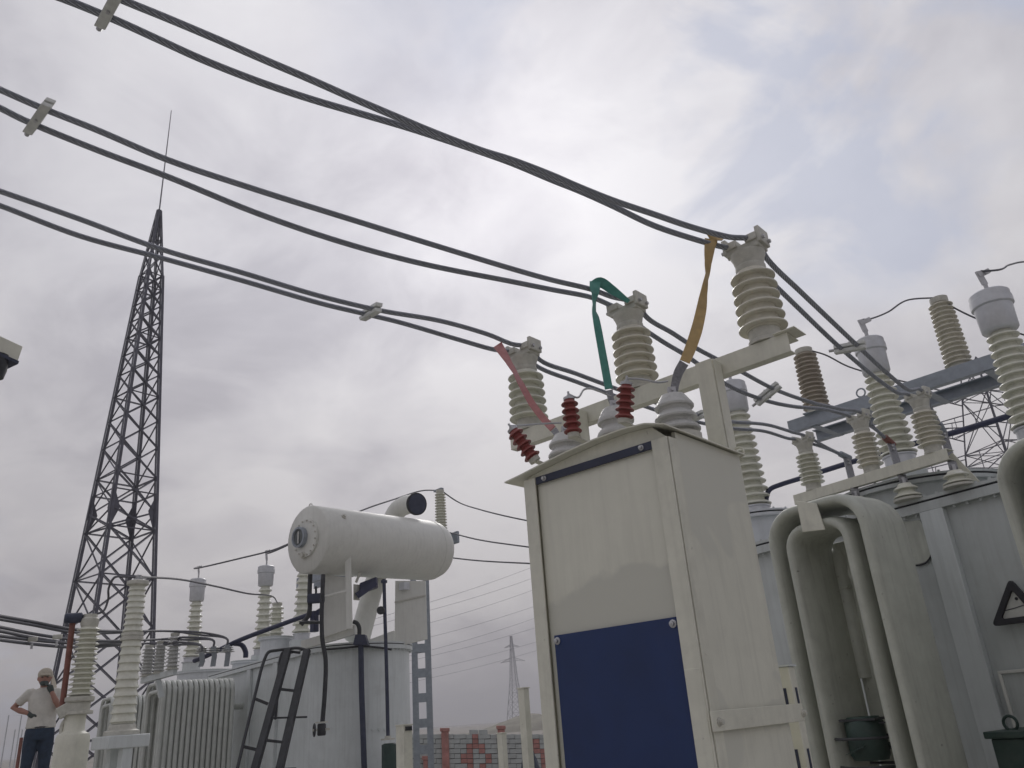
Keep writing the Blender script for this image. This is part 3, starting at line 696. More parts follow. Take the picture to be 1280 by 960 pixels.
lugpx = {'A': [(1035, 560), (1058, 571)], 'B': [(1092, 534), (1113, 553)], 'C': [(1166, 515), (1178, 538)]}
barpx = {'A': [(1060, 572), (1064, 584), (1070, 622)], 'B': [(1114, 554), (1121, 563), (1127, 598)], 'C': [(1180, 540), (1187, 556), (1203, 598)]}
lowb = {}
fars = {'A': ((20, 250), .83), 'B': (( 60, 150), .77), 'C': ((130, 10), .72)}     # a sight line on the run and its depth against the clamp's
for ph, i, up_, lo_, upr, lor in data:
    c1, c2 = CL[i], CL2[i]; nrm = unit(A(-(c2 - c1)[1], (c2 - c1)[0], 0))
    lug = [PP(u, v, c2 + TY * .0, nrm) if False else PP(u, v, c2, unit(A(-TY[1], TY[0], 0))) for u, v in lugpx[ph]]
    # keep the tails moving away over the cover behind the beam
    lug = [c2 + TY * (.16 + .2 * k_) + UP * (D(*lugpx[ph][k_], np.hypot(*(c2 + TY * (.16 + .2 * k_))[:2]))[2] - c2[2]) + unit(A(SIDE[0], SIDE[1], 0)) * 0 for k_ in range(2)]
    lug = [D(u, v, float(np.hypot(*(l_[:2])))) for (u, v), l_ in zip(lugpx[ph], lug)]
    _, CT[ph + '1'] = cable(.058, up_, upr, c1, c2, lug, 'upper stranded cable of the ' + names[ph], fars[ph])
    _, CT[ph + '2'] = cable(-.058, lo_, lor, c1, c2, [l_ - UP * .012 for l_ in lug], 'lower stranded cable of the ' + names[ph], fars[ph])
    # flat braided tail down to a low bushing on the cover
    ub, vb, vtb = {'A': (1075, 640, 622), 'B': (1136, 626, 605), 'C': (1199, 609, 589)}[ph]
    q = PZ(ub, vb, ZTOP + .02); q = A(q[0], q[1], zat(q, vtb))
    bpts = [lug[1], lug[1] * .7 + q * .3 - UP * .05, lug[1] * .3 + q * .7 - UP * .02, q + UP * .05, q + UP * .01]
    zl = ZTOP + .02
    cs = MB().tube([lug[0] * .35 + lug[1] * .65, lug[1] + unit(lug[1] - lug[0]) * .05], .034, 8); 
    cpt = thing('cable_terminal', {'A': 'grey cable lug and flat braid beside the lowest small insulator', 'B': 'rust-stained cable lug and flat braid beside the middle small insulator', 'C': 'grey cable lug and flat braid right of the highest small insulator'}[ph], 'cable terminal', bpts[-1], 'flat braids down to the transformer cover')
    cs.build('lug', 'rust' if ph == 'B' else 'galv', cpt)
    wd = unit(SIDE + UP * -.1)
    MB().ribbon(smooth_path(bpts, 5), [.075] * (len(bpts) * 5 - 4), [wd] * (len(bpts) * 5 - 4), .014).build('braid', 'braid', cpt)
    hb = MB(); 
    for t in (.25, .45): 
        qq = bpts[0] * (1 - t) + bpts[1] * t; hb.tube([qq - HEAD * .03, qq + HEAD * .02], .011, 6)
    hb.build('bolt', 'alu', cpt)
    zt_ = q[2]
    t = thing('cover_bushing', {'A': 'squat bushing on the cover left of the round hatch', 'B': 'squat bushing standing before the round hatch', 'C': 'squat bushing on the cover beside the sloping brace'}[ph], 'bushing', (q[0], q[1], zl), 'squat bushings on the transformer cover')
    hgt = max(.12, zt_ - zl)
    MB().lathe(shed_profile(2, .02, hgt, .08, .06, .13, .10), (q[0], q[1], zl), n=24).build('porcelain', 'porcelain', t)
    MB().lathe([(.13, 0), (.13, .02), (.08, .025)], (q[0], q[1], zl), n=20).build('base_ring', 'cast', t)
    MB().cyl((q[0], q[1], zl + hgt), (q[0], q[1], zl + hgt + .06), .02, 8).build('terminal', 'alu', t)

def near_pt(pts, u, v):
    sp_ = smooth_path(pts, 12); d = [np.hypot(*(np.array(proj(p)) - (u, v))) if (p - EYE) @ (CAMR @ A(0, 0, -1)) > .1 else 1e9 for p in sp_]
    i = int(np.argmin(d)); return sp_[i], unit(sp_[min(i + 1, len(sp_) - 1)] - sp_[max(0, i - 1)])
def spacer(k1, k2, u, v, label, ext=(.055, .05)):
    p, tg = near_pt(k1, u, v); sp_ = smooth_path(k2, 12); th = unit(A(tg[0], tg[1], 0)); th = th if th[1] < 0 else -th; th = unit(th + A(.25, -.85, 0))
    q = min((x for x in sp_ if np.linalg.norm(x - p) < 1.5), key=lambda x: abs((x - p) @ th))
    d = unit(p - q); nrm = unit(np.cross(tg, d)); c = (p + q) / 2
    e0_, e1_ = q - d * ext[1], p + d * ext[0]
    t = thing('cable_spacer', label, 'spacer', c)
    w = .023
    MB().obox((e0_ + e1_) / 2 + nrm * .020, (e1_ - e0_) / 2, tg * w, nrm * .014).build('clamp_bar', 'spacer', t, bevel=.004)
    MB().obox((e0_ + e1_) / 2 - nrm * .020, (e1_ - e0_) / 2, tg * w, nrm * .014).build('clamp_bar', 'spacer', t, bevel=.004)
    MB().tube([c - nrm * .045, c + nrm * .045], .008, 6).build('bolt', 'alu', t)
    MB().tube([e0_ + d * .03 , e0_ - d * .04], .012, 8).build('stud', 'alu', t)
spacer(CT['C1'], CT['C2'], 139, 12, 'pale metal spacer on the top cable pair, cut by the picture edge')
spacer(CT['B1'], CT['B2'], 50, 143, 'pale metal spacer on middle cable pair in the upper left')
spacer(CT['A1'], CT['A2'], 466, 391, 'pale metal spacer on lowest cable pair, left of the red strap')
spacer(CT['B1'], CT['B2'], 962, 495, 'pale metal spacer on the middle pair, right of the frame post')
spacer(CT['C1'], CT['C2'], 1066, 440, 'pale metal spacer on the top pair, in front of a grey bushing cap')
spacer(CT['A1'], CT['A2'], 872, 520, 'pale metal spacer on the lowest pair, left of the frame post')

# ---------------------------------------------------------------- painted flexible straps
def strap(name, label, pts_px, d0, d1, mat_main, tail_px, target, flag=None):
    """pts_px: (u, v, width px, twist deg)."""
    n = len(pts_px); t = thing('connector_strap', label, 'strap')
    def pts(lst, f0, f1):
        P, Wd, Dr = [], [], []
        for i, (u, v, w, tw) in enumerate(lst):
            f_ = f0 + (f1 - f0) * (i / max(1, len(lst) - 1)); d = d0 + (d1 - d0) * f_
            p = D(u, v, d); P.append(p); depth = (p - EYE) @ (CAMR @ A(0, 0, -1)); Wd.append(w * depth / FPX / max(.25, math.cos(math.radians(tw)))); Dr.append(tw)
        return P, Wd, Dr
    P, Wd, Tw = pts(pts_px, 0, .84)
    def rib(P, Wd, Tw, material, nm):
        SP = smooth_path(P, 5); m_ = len(SP); ii = np.linspace(0, len(P) - 1, m_)
        W_ = np.interp(ii, range(len(P)), Wd); T_ = np.interp(ii, range(len(P)), Tw); dirs = []
        for i in range(m_):
            tg = unit(SP[min(i + 1, m_ - 1)] - SP[max(i - 1, 0)]); vw = unit(SP[i] - EYE); sd_ = unit(np.cross(tg, vw)); dp = unit(np.cross(sd_, tg)); a = math.radians(T_[i])
            dirs.append(math.cos(a) * sd_ + math.sin(a) * dp)
        MB().ribbon(SP, W_, dirs, .005).build(nm, material, t)
    t.location = tuple(target)
    rib(P, Wd, Tw, mat_main, 'painted_strap')
    if flag:
        Pf, Wf, Tf = pts(flag, 0, -.02); rib(Pf, Wf, Tf, mat_main, 'folded_end')
    P3, W3, T3 = pts(tail_px, .84, 1.0); P3[0] = P[-1] * .5 + P3[0] * .5; P3 = P3 + [np.asarray(target)]; W3 += [W3[-1]]; T3 += [T3[-1]]
    rib(P3, W3, T3, 'braid', 'bare_tail')
    hb = MB(); q = np.asarray(target)
    hb.obox(q + UP * .0, SIDE * .02, HEAD * .014, UP * .02); hb.tube([q - HEAD * .035, q + HEAD * .03], .009, 6); hb.build('bolted_foot', 'alu', t)
def hd(p): return float(np.hypot(p[0], p[1]))
cy = near_pt(CT['C2'], 886, 303)[0]; cg = near_pt(CT['B1'], 745, 364)[0]; cr = near_pt(CT['A1'], 624, 432)[0]
strap('y', 'yellow painted strap hanging from the top cable to the lid corner', [(889, 299, 16, 0), (887, 310, 13, 10), (885, 328, 8, 45), (883.5, 346, 3.5, 76), (880, 366, 8, 45), (876, 390, 13, 5), (870, 415, 14.5, 0), (862, 438, 14, 0), (856, 452, 13, 0)], hd(cy), hd(TBR), 's_yellow', [(854, 455, 12.5, 5), (848, 466, 11.5, 20), (844, 480, 10, 10), (842, 490, 9, 0)], TBR, [(888, 300, 16, 0), (895, 296, 11, 50), (905, 298, 6, 70)])
strap('g', 'green painted strap folded over the middle cable, hanging to the lid', [(744, 352, 14, 0), (743.5, 360, 13, 0), (742.5, 371, 5, 65), (743, 385, 3, 78), (745.5, 400, 8, 30), (750, 425, 9.5, 0), (756, 458, 10, 0), (761, 486, 10, 0)], hd(cg), hd(TBM), 's_green', [(762, 490, 9, 0), (765, 503, 7, 0)], TBM, [(741, 357, 11, 20), (750, 353, 13, 10), (766, 363, 11, 10), (786, 377, 5, 20)])
strap('r', 'faded red painted strap slanting from the lowest cable to the lid', [(622, 431, 12, 0), (628, 440, 10.5, 10), (636, 453, 7, 40), (645, 468, 4.5, 66), (654, 485, 7, 35), (666, 506, 8.5, 5), (680, 524, 9, 0), (691, 536, 9, 0)], hd(cr), hd(TBL), 's_red', [(693, 538, 8.5, 0), (701, 545, 7, 0)], TBL)

# ---------------------------------------------------------------- high-voltage bushings with metal caps
def hv_bushing(p, zb, z1, z2, rc, n, label, group, pm='porcelain', rb=None, rt=None, rcb=None, stem=.3, seg=30):
    """base point p, porcelain from zb to z1, cap from z1 to z2."""
    t = thing('capped_bushing', label, 'bushing', (p[0], p[1], zb - .16), group)
    rt = rt or rc * .72; rb = rb or rc * 1.0; c = (p[0], p[1], 0)
    MB().lathe([(rb * 1.05, zb - .16), (rb * 1.05, zb - .135), (rb * .82, zb - .13), (rb * .82, zb - .02), (rb * .9, zb - .015), (rb * .9, zb)], c, n=seg).build('base_flange', 'cap', t)
    MB().lathe(shed_profile(n, zb, z1, rb * .66, rt * .66, rb, rt), c, n=seg).build('porcelain', pm, t)
    h = z2 - z1
    MB().lathe([(rc * .62, z1 - .004), (rc * .80, z1 + .01), (rc * .86, z1 + .06 * h), (rc * .9, z1 + .62 * h)], c, n=seg).build('cap_body', 'cap', t)
    MB().lathe([(rc * .9, z1 + .6 * h), (rc, z1 + .63 * h), (rc, z1 + .80 * h), (rc * .96, z1 + .815 * h), (rc * .96, z1 + .93 * h), (rc * .85, z1 + .97 * h), (rc * .1, z2), (0, z2)], c, n=seg).build('cap_rim', 'cap', t)
    tm = MB(); a = A(p[0], p[1], z2); tm.cyl(a, a + UP * stem * .45, .022, 8); tm.bar(a + UP * stem * .38, a + UP * stem - SIDE * .03, .06, .02, up=HEAD); tm.bar(a + UP * (stem * .8) - SIDE * .04, a + UP * (stem * 1.0) + SIDE * .09, .05, .03, up=HEAD)
    tm.build('terminal', 'alu', t)
    return A(p[0], p[1], z2 + stem)
def rad_px(p, z, px): q = A(p[0], p[1], z); return px / 2 * ((q - EYE) @ FWD) / FPX
HT = []
gr = 'capped bushings on the right-hand transformer'
for p, vb, v1, v2, cpx, n, l in ((RB[0], 634, 516, 478, 35, 13, 'capped bushing half hidden behind the crossbeam frame post'), (RB[1], 570, 468, 424, 37, 12, 'capped bushing in front of the grey gantry, behind a cable spacer'), (RB[2], 534, 415, 366, 48, 12, 'tallest capped bushing at the picture edge')):
    if n == 13: zb = zat(p, vb)
    elif vb == 570: zb = zat(p, vb)
    else: zb = zat(p, vb)
    z1, z2 = zat(p, v1), zat(p, v2); rc = rad_px(p, z2, cpx)
    HT.append(hv_bushing(p, max(zb, ZTOP + .2), z1, z2, rc, n, l, gr, rb=rc * (1.0 if v1 == 415 else 1.14), rt=rc * (.75 if v1 == 415 else .86), stem=.26))
for p in RB[1:]:
    MB().lathe([(.30, ZTOP + .021), (.30, ZTOP + .045), (.24, ZTOP + .06), (.24, max(zat(p, 570 if p is RB[1] else 534), ZTOP + .2) - .161)], (p[0], p[1], 0), n=28).build('bushing_seat', 'tank', tr)

# dark pipe from the left turret along behind the bushings
dpp = [PP(958, 640, turc, HEAD), PP(958, 622, turc, HEAD), PP(962, 612, turc, HEAD), PP(975, 606, turc, HEAD)]
e_ = dpp[-1]; pn = unit(A(-TX[1], TX[0], 0))
dpp += [PP(u, v, e_, pn) for u, v in ((1000, 598), (1060, 579), (1120, 561), (1195, 540), (1245, 525), (1300, 508), (1400, 478))]
o = MB().tube(smooth_path(dpp, 5), .033, 10).build('oil_pipe', 'pipe', tr)
MB().lathe([(.085, 0), (.085, .015), (.045, .02), (.045, .05), (.07, .052), (.07, .07), (0, .072)], (dpp[0][0], dpp[0][1], z1t + .03), n=16).build('pipe_flange', 'galv', o)
q = PP(1090, 572, e_, pn); MB().box(q - A(.06, .06, .07), q + A(.06, .06, .05)).build('gas_relay', 'pipe', o, bevel=.01)

# ---------------------------------------------------------------- grey double-channel gantry with long insulators
GD = 11.0
g0 = D(984, 527, GD); g1 = PZ(1246, 440, g0[2]); gdir = unit(g1 - g0); gn = A(-gdir[1], gdir[0], 0)
gan = thing('gantry', 'grey double-channel steel gantry beam behind the right-hand bushings', 'gantry', (g0[0], g0[1], 0))
ge = g1 + gdir * 4.5
hh = .165
def px_h(p, px): return px * ((p - EYE) @ FWD) / FPX
for off, zoff, nm in ((0, 0, 'channel_beam'), (.78, .0, 'channel_beam')):
    a, b = g0 + gn * off, ge + gn * off; mb = MB(); s_ = 1 if off == 0 else -1
    mb.obox((a + b) / 2 - UP * hh / 2, (b - a) / 2, gn * .006, UP * hh / 2)
    for z in (-.006, -hh + .006): mb.obox((a + b) / 2 + gn * s_ * .053 + UP * z, (b - a) / 2, gn * .045, UP * .006)
    mb.build(nm, 'galv', gan)
for k_ in range(12):
    c = g0 + gdir * (.35 + k_ * .72); MB().bar(c + gn * .02 - UP * (hh + .007), c + gn * .76 - UP * (hh + .007), .09, .012).build('batten', 'galv', gan)
q = D(1076, 491, hd(PZ(1076, 497, g0[2])))
MB().tube([q + .055 * (gdir * math.cos(t) + UP * math.sin(t)) for t in np.linspace(0, 2 * math.pi, 19)], .011, 6, caps=False).build('lifting_ring', 'galv', gan)
gpost = ge - gdir * 1.2 + gn * .39
for sx in (-1, 1):
    for sy in (-1, 1): MB().box((gpost[0] + sx * .25 - .04, gpost[1] + sy * .25 - .04, 0), (gpost[0] + sx * .25 + .04, gpost[1] + sy * .25 + .04, g0[2] - hh - .02)).build('post', 'galv', gan)
def long_insulator(pb, h, rb, n, pm, label, group, seg=22, taper=.88):
    t = thing('long_insulator', label, 'insulator', pb, group)
    MB().lathe([(rb * .95, 0), (rb * .95, .02), (rb * .72, .03), (rb * .72, h * .07)], pb, n=seg).build('base_flange', 'cast', t)
    MB().lathe(shed_profile(n, h * .07, h * .92, rb * .68, rb * .62 * taper, rb, rb * taper), pb, n=seg).build('porcelain', pm, t)
    MB().lathe([(rb * .62, h * .915), (rb * .66, h * .94), (rb * .66, h * .985), (rb * .2, h), (0, h)], pb, n=seg).build('cap', 'cast', t)
    return A(pb[0], pb[1], pb[2] + h)
GI = []
for u, v0, vt, w, n, pm, l in ((1014, 513, 436, 33, 13, 'porcelain_brown', 'brownish long insulator on the grey gantry end, below the crossbeam tip'), (1193, 459, 372, 33, 14, 'porcelain_tan', 'tan long insulator on the grey gantry between two capped bushings')):
    dd = PZ(u + 4, v0 + 2, g0[2] + .004); pb = A(dd[0], dd[1], g0[2] + .001) + gn * .1
    h = zat(pb, vt) - pb[2]; GI.append(long_insulator(pb, h, rad_px(pb, pb[2] + h / 2, w * .98), n, pm, l, 'long insulators on the grey gantry'))
    MB().box(pb - A(.15, .15, .002), pb + A(.15, .15, .014)).build('seat_plate', 'galv', gan)
def wire(pts, label, r=.011, group=None, m_='wire', n=6, k_=8):
    return tag(MB().tube(smooth_path(pts, k_), r, n).build('jumper_wire', m_), label, 'wire', group)
def dpx(lst, d0, d1): n = len(lst); return [D(u, v, d0 + (d1 - d0) * i / (n - 1)) for i, (u, v) in enumerate(lst)]
wire([HT[1]] + dpx([(1090, 398), (1110, 390), (1135, 375)], hd(HT[1]) + .3, hd(GI[1])) + [GI[1]], 'slack jumper wire from middle capped bushing up to the tan insulator')
wire([GI[1]] + dpx([(1195, 386), (1225, 400)], hd(GI[1]), hd(GI[1]) - .1) + [D(1300, 425, hd(GI[1]) + 1)], 'jumper wire passing from tan insulator behind tallest capped bushing')
wire([HT[2]] + dpx([(1243, 338), (1262, 331), (1285, 327), (1340, 328), (1460, 345)], hd(HT[2]), hd(HT[2]) + 5), 'jumper wire leaving the tallest capped bushing at picture edge')
wire([GI[0]] + dpx([(1030, 443), (1060, 458), (1100, 470), (1130, 477)], hd(GI[0]), hd(GI[0]) + 1.0) + [D(1175, 488, hd(GI[0]) + 2)], 'jumper wire from the brownish insulator behind the middle bushing cap')
wire([D(1180, 492, 14), D(1215, 500, 15), D(1300, 512, 17), D(1400, 520, 20)], 'thin wire crossing before the lattice pylon at right')

# ---------------------------------------------------------------- far lattice masts and pylons
_unit = MB().angle((0, 0, 0), (0, 0, 1), 1, .16, (1, 0, 0), (0, 1, 0))
_um = _unit.build('member', 'lattice'); UNIT = _um.data; bpy.data.objects.remove(_um)
def member(name, p, q, w, parent, mat_=None):
    p, q = np.asarray(p, float), np.asarray(q, float); d, s_, u = frame(q - p); l = np.linalg.norm(q - p)
    o = bpy.data.objects.new(name, UNIT); COL.objects.link(o)
    R_ = Matrix([[s_[0] * w, u[0] * w, d[0] * l, p[0]], [s_[1] * w, u[1] * w, d[1] * l, p[1]], [s_[2] * w, u[2] * w, d[2] * l, p[2]], [0, 0, 0, 1]])
    o.parent = parent; o.matrix_parent_inverse = world_mat(parent).inverted(); o.matrix_basis = R_; return o
# lightning mast at left
mc = D(199, 264, 35.0); ztop_m = mc[2]; mc = A(mc[0], mc[1], 0)
mast = thing('lattice_mast', 'tall dark four-legged lattice mast with a lightning rod at left', 'mast', mc)
lv = ray(139, 790); vang = math.atan2(lv[1], lv[0])
zk = zat(mc, 642); zu = zat(mc, 345)
def hdiag(z): return float(np.interp(z, [0, zk, zu, ztop_m - 3.0 if False else ztop_m - .05, 60], [2.02, 1.27, .47, .07, .07]))
cang = [vang + math.pi + math.radians(-19) + i * math.pi / 2 for i in range(4)]
def corner(i, z): r = hdiag(z); return A(mc[0] + r * math.cos(cang[i % 4]), mc[1] + r * math.sin(cang[i % 4]), z)
for i in range(4):
    for z0, z1_ in ((0, zk), (zk, zu), (zu, ztop_m)): member('leg', corner(i, z0), corner(i, z1_), .135 if z0 < zu else .09, mast)
lev = [0.0]; 
while lev[-1] < zk - .6: lev.append(min(zk - 0.0, lev[-1] + 2.0 - .1 * len(lev) * .3))
lev[-1] = zk
while lev[-1] < zu - .35: lev.append(lev[-1] + max(.8, 1.12 * hdiag(lev[-1])))
lev[-1] = zu
while lev[-1] < ztop_m - .5: lev.append(lev[-1] + max(.85, 2.2 * hdiag(lev[-1])))
nz = len(lev)
for a_, b_ in zip(lev, lev[1:]):
    for i in range(4):
        w_ = .068 if a_ < zk else .06 if a_ < zu else .045
        member('brace', corner(i, a_), corner(i + 1, b_), w_, mast); member('brace', corner(i + 1, a_), corner(i, b_), w_, mast)
for z in [zk - .75, zk + .75, zu] + [lev[j] for j in range(1, nz - 1, 3)]:
    for i in range(4): member('strut', corner(i, z), corner(i + 1, z), .055, mast)
for i in range(4):
    e = unit(A(-math.sin(cang[i]), math.cos(cang[i]), 0)); c = corner(i, zk); r_ = unit(A(math.cos(cang[i]), math.sin(cang[i]), 0))
    for d1 in (unit(corner(i + 1, zk) - c), unit(corner(i - 1, zk) - c)):
        MB().prism([c - UP * .85, c + d1 * .33, c + UP * .85, c - d1 * .04], r_ * .014).build('gusset_plate', 'lattice', mast)
rt_ = A(mc[0], mc[1], ztop_m)
ztip = zat(mc + (D(214, 138, 35) - D(214, 138, 35)), 138)
MB().tube([rt_ - UP * .4, rt_ + UP * (ztip - ztop_m) * .55, A(mc[0], mc[1], ztip)], [.035, .026, .016], 6).build('lightning_rod', 'far', mast)
MB().lathe([(.12, -.3), (.13, .02), (.06, .06), (0, .07)], rt_, n=10).build('cap', 'lattice', mast)
sc_ = MB(); sc_.box(mc - A(3.3, 3.3, .0), mc + A(3.3, 3.3, .3)); sc_.build('footing', 'concrete', mast)

def pylon(c, zt, base, waist, zw, top, arms, wid, label, mat_='far', ang=.6, cat='pylon', bays=9):
    t = thing('lattice_pylon', label, cat, c); c = A(c[0], c[1], 0)
    def half(z): return float(np.interp(z, [0, zw, zt], [base, waist, top]))
    def cn(i, z): a = ang + math.pi / 4 + i * math.pi / 2; r = half(z) * 1.414; return A(c[0] + r * math.cos(a), c[1] + r * math.sin(a), z)
    body = MB(); zz = [zw * (1 - (1 - j / bays) ** 1.35) for j in range(bays + 1)]; z = zw
    while z < zt - .6 * half(z): z = min(zt, z + max(1.1 * half(z) * 2, .9)); zz.append(z)
    zz[-1] = zt
    for i in range(4):
        for a_, b_ in zip(zz, zz[1:]):
            body.bar(cn(i, a_), cn(i, b_), wid, wid)
            body.bar(cn(i, a_), cn(i + 1, b_), wid * .55, wid * .55); body.bar(cn(i + 1, a_), cn(i, b_), wid * .55, wid * .55)
            if a_ > 0: body.bar(cn(i, a_), cn(i + 1, a_), wid * .5, wid * .5)
    b_o = body.build('lattice_body', mat_, t); b_o['kind'] = 'stuff'
    d = A(math.cos(ang), math.sin(ang), 0); e = A(-d[1], d[0], 0)
    for za, la, dr in arms:
        for sg in (-1, 1):
            am = MB(); h_ = half(za); tip = c + d * sg * la + UP * (za + dr)
            for s_ in (-1, 1):
                am.bar(c + d * sg * h_ + e * s_ * h_ + UP * za, tip, wid * .7, wid * .7); am.bar(c + d * sg * half(za + la * .22) + e * s_ * half(za + la * .22) + UP * (za + la * .22), tip, wid * .7, wid * .7)
                for q in (.25, .5, .72):
                    pa = (c + d * sg * h_ + e * s_ * h_ + UP * za) * (1 - q) + tip * q; pb = (c + d * sg * half(za + la * .22) + e * s_ * half(za + la * .22) + UP * (za + la * .22)) * (1 - q) + tip * q
                    am.bar(pa, pb, wid * .5, wid * .5)
                    pa2 = (c + d * sg * h_ + e * -s_ * h_ + UP * za) * (1 - q * .8) + tip * q * .8; am.bar(pa, pa2, wid * .45, wid * .45)
            am.build('cross_arm', mat_, t)
    return t
pc = D(1256, 560, 62); pz = lambda v: zat(pc, v)
pylon(pc, pz(452), 3.6, 1.7, pz(560), .75, [(pz(598), 8.5, .3), (pz(543), 6.6, .3), (pz(500), 5.4, .2)], .09, 'large dark lattice pylon behind the grey gantry at right', 'lattice', ang=math.radians(55), bays=9)
pf = D(646, 905, 330); pfz = lambda v: zat(pf, v)
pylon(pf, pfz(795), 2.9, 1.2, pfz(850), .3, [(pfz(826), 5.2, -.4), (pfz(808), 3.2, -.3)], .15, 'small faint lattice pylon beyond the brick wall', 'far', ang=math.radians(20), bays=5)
pm_ = D(938, 640, 60); pmz = lambda v: zat(pm_, v)
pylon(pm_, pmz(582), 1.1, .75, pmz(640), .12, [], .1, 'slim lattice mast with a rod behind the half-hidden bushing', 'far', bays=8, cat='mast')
rodo = MB().tube([A(pm_[0], pm_[1], pmz(586)), A(pm_[0], pm_[1], pmz(504))], [.06, .03], 6)
r_o = rodo.build('lightning_rod', 'far', bpy.data.objects['lattice_pylon.002'])

# ---------------------------------------------------------------- left transformer
RLA = math.radians(-12); LX = A(math.cos(RLA), math.sin(RLA), 0); LY = A(-math.sin(RLA), math.cos(RLA), 0)
LR = 1.10
EC = A(-14.2, 10.75, 0)
L0 = EC - LR * LY
def TL(a, b, z=0): return L0 + a * LX + b * LY + UP * z
def LP(u, v, b): return PP(u, v, TL(0, b), LY)
def la_(p): return float((p - L0) @ LX)
tl = thing('power_transformer', 'pale transformer tank with rounded end and finned radiators behind the ladder', 'transformer', TL(-2, 1.1))
slab(TL, stadium(-6.6, LR, 0, 2 * LR, .3, LR - .002, 14), .3, ZTOP - .11).build('tank', 'tank_left', tl, angle=20)
olf = stadium(-6.67, LR + .07, -.07, 2 * LR + .07, .35, LR + .068, 14)
fl_ = slab(TL, olf, ZTOP - .1095, ZTOP - .03).build('lower_flange', 'tank_left', tl, angle=20)
slab(TL, stadium(-6.65, LR + .05, -.05, 2 * LR + .05, .33, LR + .048, 14), ZTOP - .0295, ZTOP - .0105).build('gasket', 'seal', tl, angle=20)
slab(TL, olf, ZTOP - .01, ZTOP + .02).build('cover', 'tank_left', tl, angle=20)
fbm = MB()
for i in range(34):
    t = math.radians(-90 + i * 5.5); c = TL(math.cos(t) * (LR + .035), LR + math.sin(t) * (LR + .035)); fbm.tube([c + UP * (ZTOP - .14), c + UP * (ZTOP - .108)], .02, 6)
fb_o = fbm.build('flange_bolts', 'tank_left', tl); fb_o['kind'] = 'stuff'
for u in (310, 343):
    a = la_(LP(u, 850, -.06)); slab(TL, [(a - .12, -.065), (a + .12, -.065), (a + .12, -.001), (a - .12, -.001)], .4, ZTOP - .112).build('stiffener', 'tank_left', tl, bevel=.006)
# rows of bolt heads low on the rounded end
bt = MB()
for u in (440, 457, 466, 474, 481):
    for v in (912,) + ((923,) if u == 440 else ()):
        w = ray(u, v); 
        oc = EYE[:2] - EC[:2]; dd = w[:2]; B_ = oc @ dd; Cc = oc @ oc - LR ** 2; tt = -B_ - math.sqrt(max(0, B_ * B_ - Cc)); p = EYE + w * tt; nn = unit(A(p[0] - EC[0], p[1] - EC[1], 0))
        bt.tube([p - nn * .01, p + nn * .025], .03, 6)
bo = bt.build('bolt_heads', 'tank_left', tl); bo['kind'] = 'stuff'

def on_end(u, v, lift=.0):                                     # point on the rounded end wall
    w = ray(u, v); r = LR + lift; oc = EYE[:2] - EC[:2]; dd = w[:2]; B_ = oc @ dd; Cc = oc @ oc - r * r; disc = B_ * B_ - Cc
    return EYE + w * (-B_ - math.sqrt(disc)) if disc > 0 else EYE + w * (-B_)
# finned radiators
ZRL = 2.88
pr_ = PZ(205, 864, ZRL - .20)
Wl = 1.45
def px_end(n): return proj(pr_ + LY * .112 * n)[0]
cntl = max(8, min(18, next((n for n in range(6, 24) if px_end(n) > 292), 14)))
radl = make_radiator(tl, pr_ - LX * Wl, LX, LY, Wl, ZRL, .75, cntl, .112, 'radiator_left', wide=.047, gap=.5, cross=.75)
def shift_for(px):
    lo, hi = 0.0, 8.0
    for _ in range(40):
        mid = (lo + hi) / 2
        if proj(pr_ - LX * mid)[0] > px: lo = mid
        else: hi = mid
    return lo
sh = shift_for(141)
radl2 = make_radiator(tl, pr_ - LX * (Wl + sh) , LX, LY, Wl, ZRL, .75, cntl, .112, 'radiator_left', wide=.047, gap=.5, cross=.75)

# bushings of the left transformer
grl = 'capped bushings on the left-hand transformer'
HL = []
for (u, vb), v1, v2, cpx, n, l in (((240, 822), 752, 723, 20, 10, 'capped bushing farthest left, over the finned radiator'), ((328, 812), 733, 707, 21, 10, 'capped bushing beside a shorter uncapped one, left of conservator'), ((377, 792), 714, 690, 21, 9, 'bushing whose cap hides behind the conservator drum')):
    p = LP(u, vb, 1.15); zb = max(zat(p, vb), ZTOP + .2); z1, z2 = zat(p, v1), zat(p, v2); rc = rad_px(p, z2, cpx)
    HL.append(hv_bushing(p, zb, z1, z2, rc, n, l, grl, rb=rc * 1.12, rt=rc * .74, stem=.42, seg=20))
    MB().lathe([(.36, ZTOP + .021), (.36, ZTOP + .05), (.28, ZTOP + .06), (.28, zb - .161)], (p[0], p[1], 0), n=22).build('bushing_seat', 'tank_left', tl)
pt = LP(345, 800, .75); pt = A(pt[0], pt[1], 0)
def turl(c, r, vtop):
    z1 = zat(c + -HEAD * r, vtop); o = MB().lathe([(r, ZTOP + .021), (r, z1 - .05), (r + .05, z1 - .048), (r + .05, z1 - .015)], c, n=28).build('turret', 'turret', tl)
    MB().lathe([(r + .04, z1 - .0148), (r + .04, z1 - .002), (r + .05, z1 - .001), (r + .05, z1 + .02), (0, z1 + .025)], c, n=28).build('turret_lid', 'tank_left', o); return z1
zt1 = turl(pt, rad_px(pt, ZTOP, 38), 796)
pb = LP(345, 792, .75); pb = A(pb[0], pb[1], zt1 + .026)
NB = long_insulator(pb, zat(pb, 753) - pb[2], rad_px(pb, pb[2] + .4, 19), 6, 'porcelain', 'short uncapped bushing on a round turret left of the conservator', 'lone bushing', seg=18)
p2 = LP(308, 832, .8); turl(A(p2[0], p2[1], 0), rad_px(p2, ZTOP, 34), 826)
p3 = LP(256, 842, .7); turl(A(p3[0], p3[1], 0), rad_px(p3, ZTOP, 64), 838)

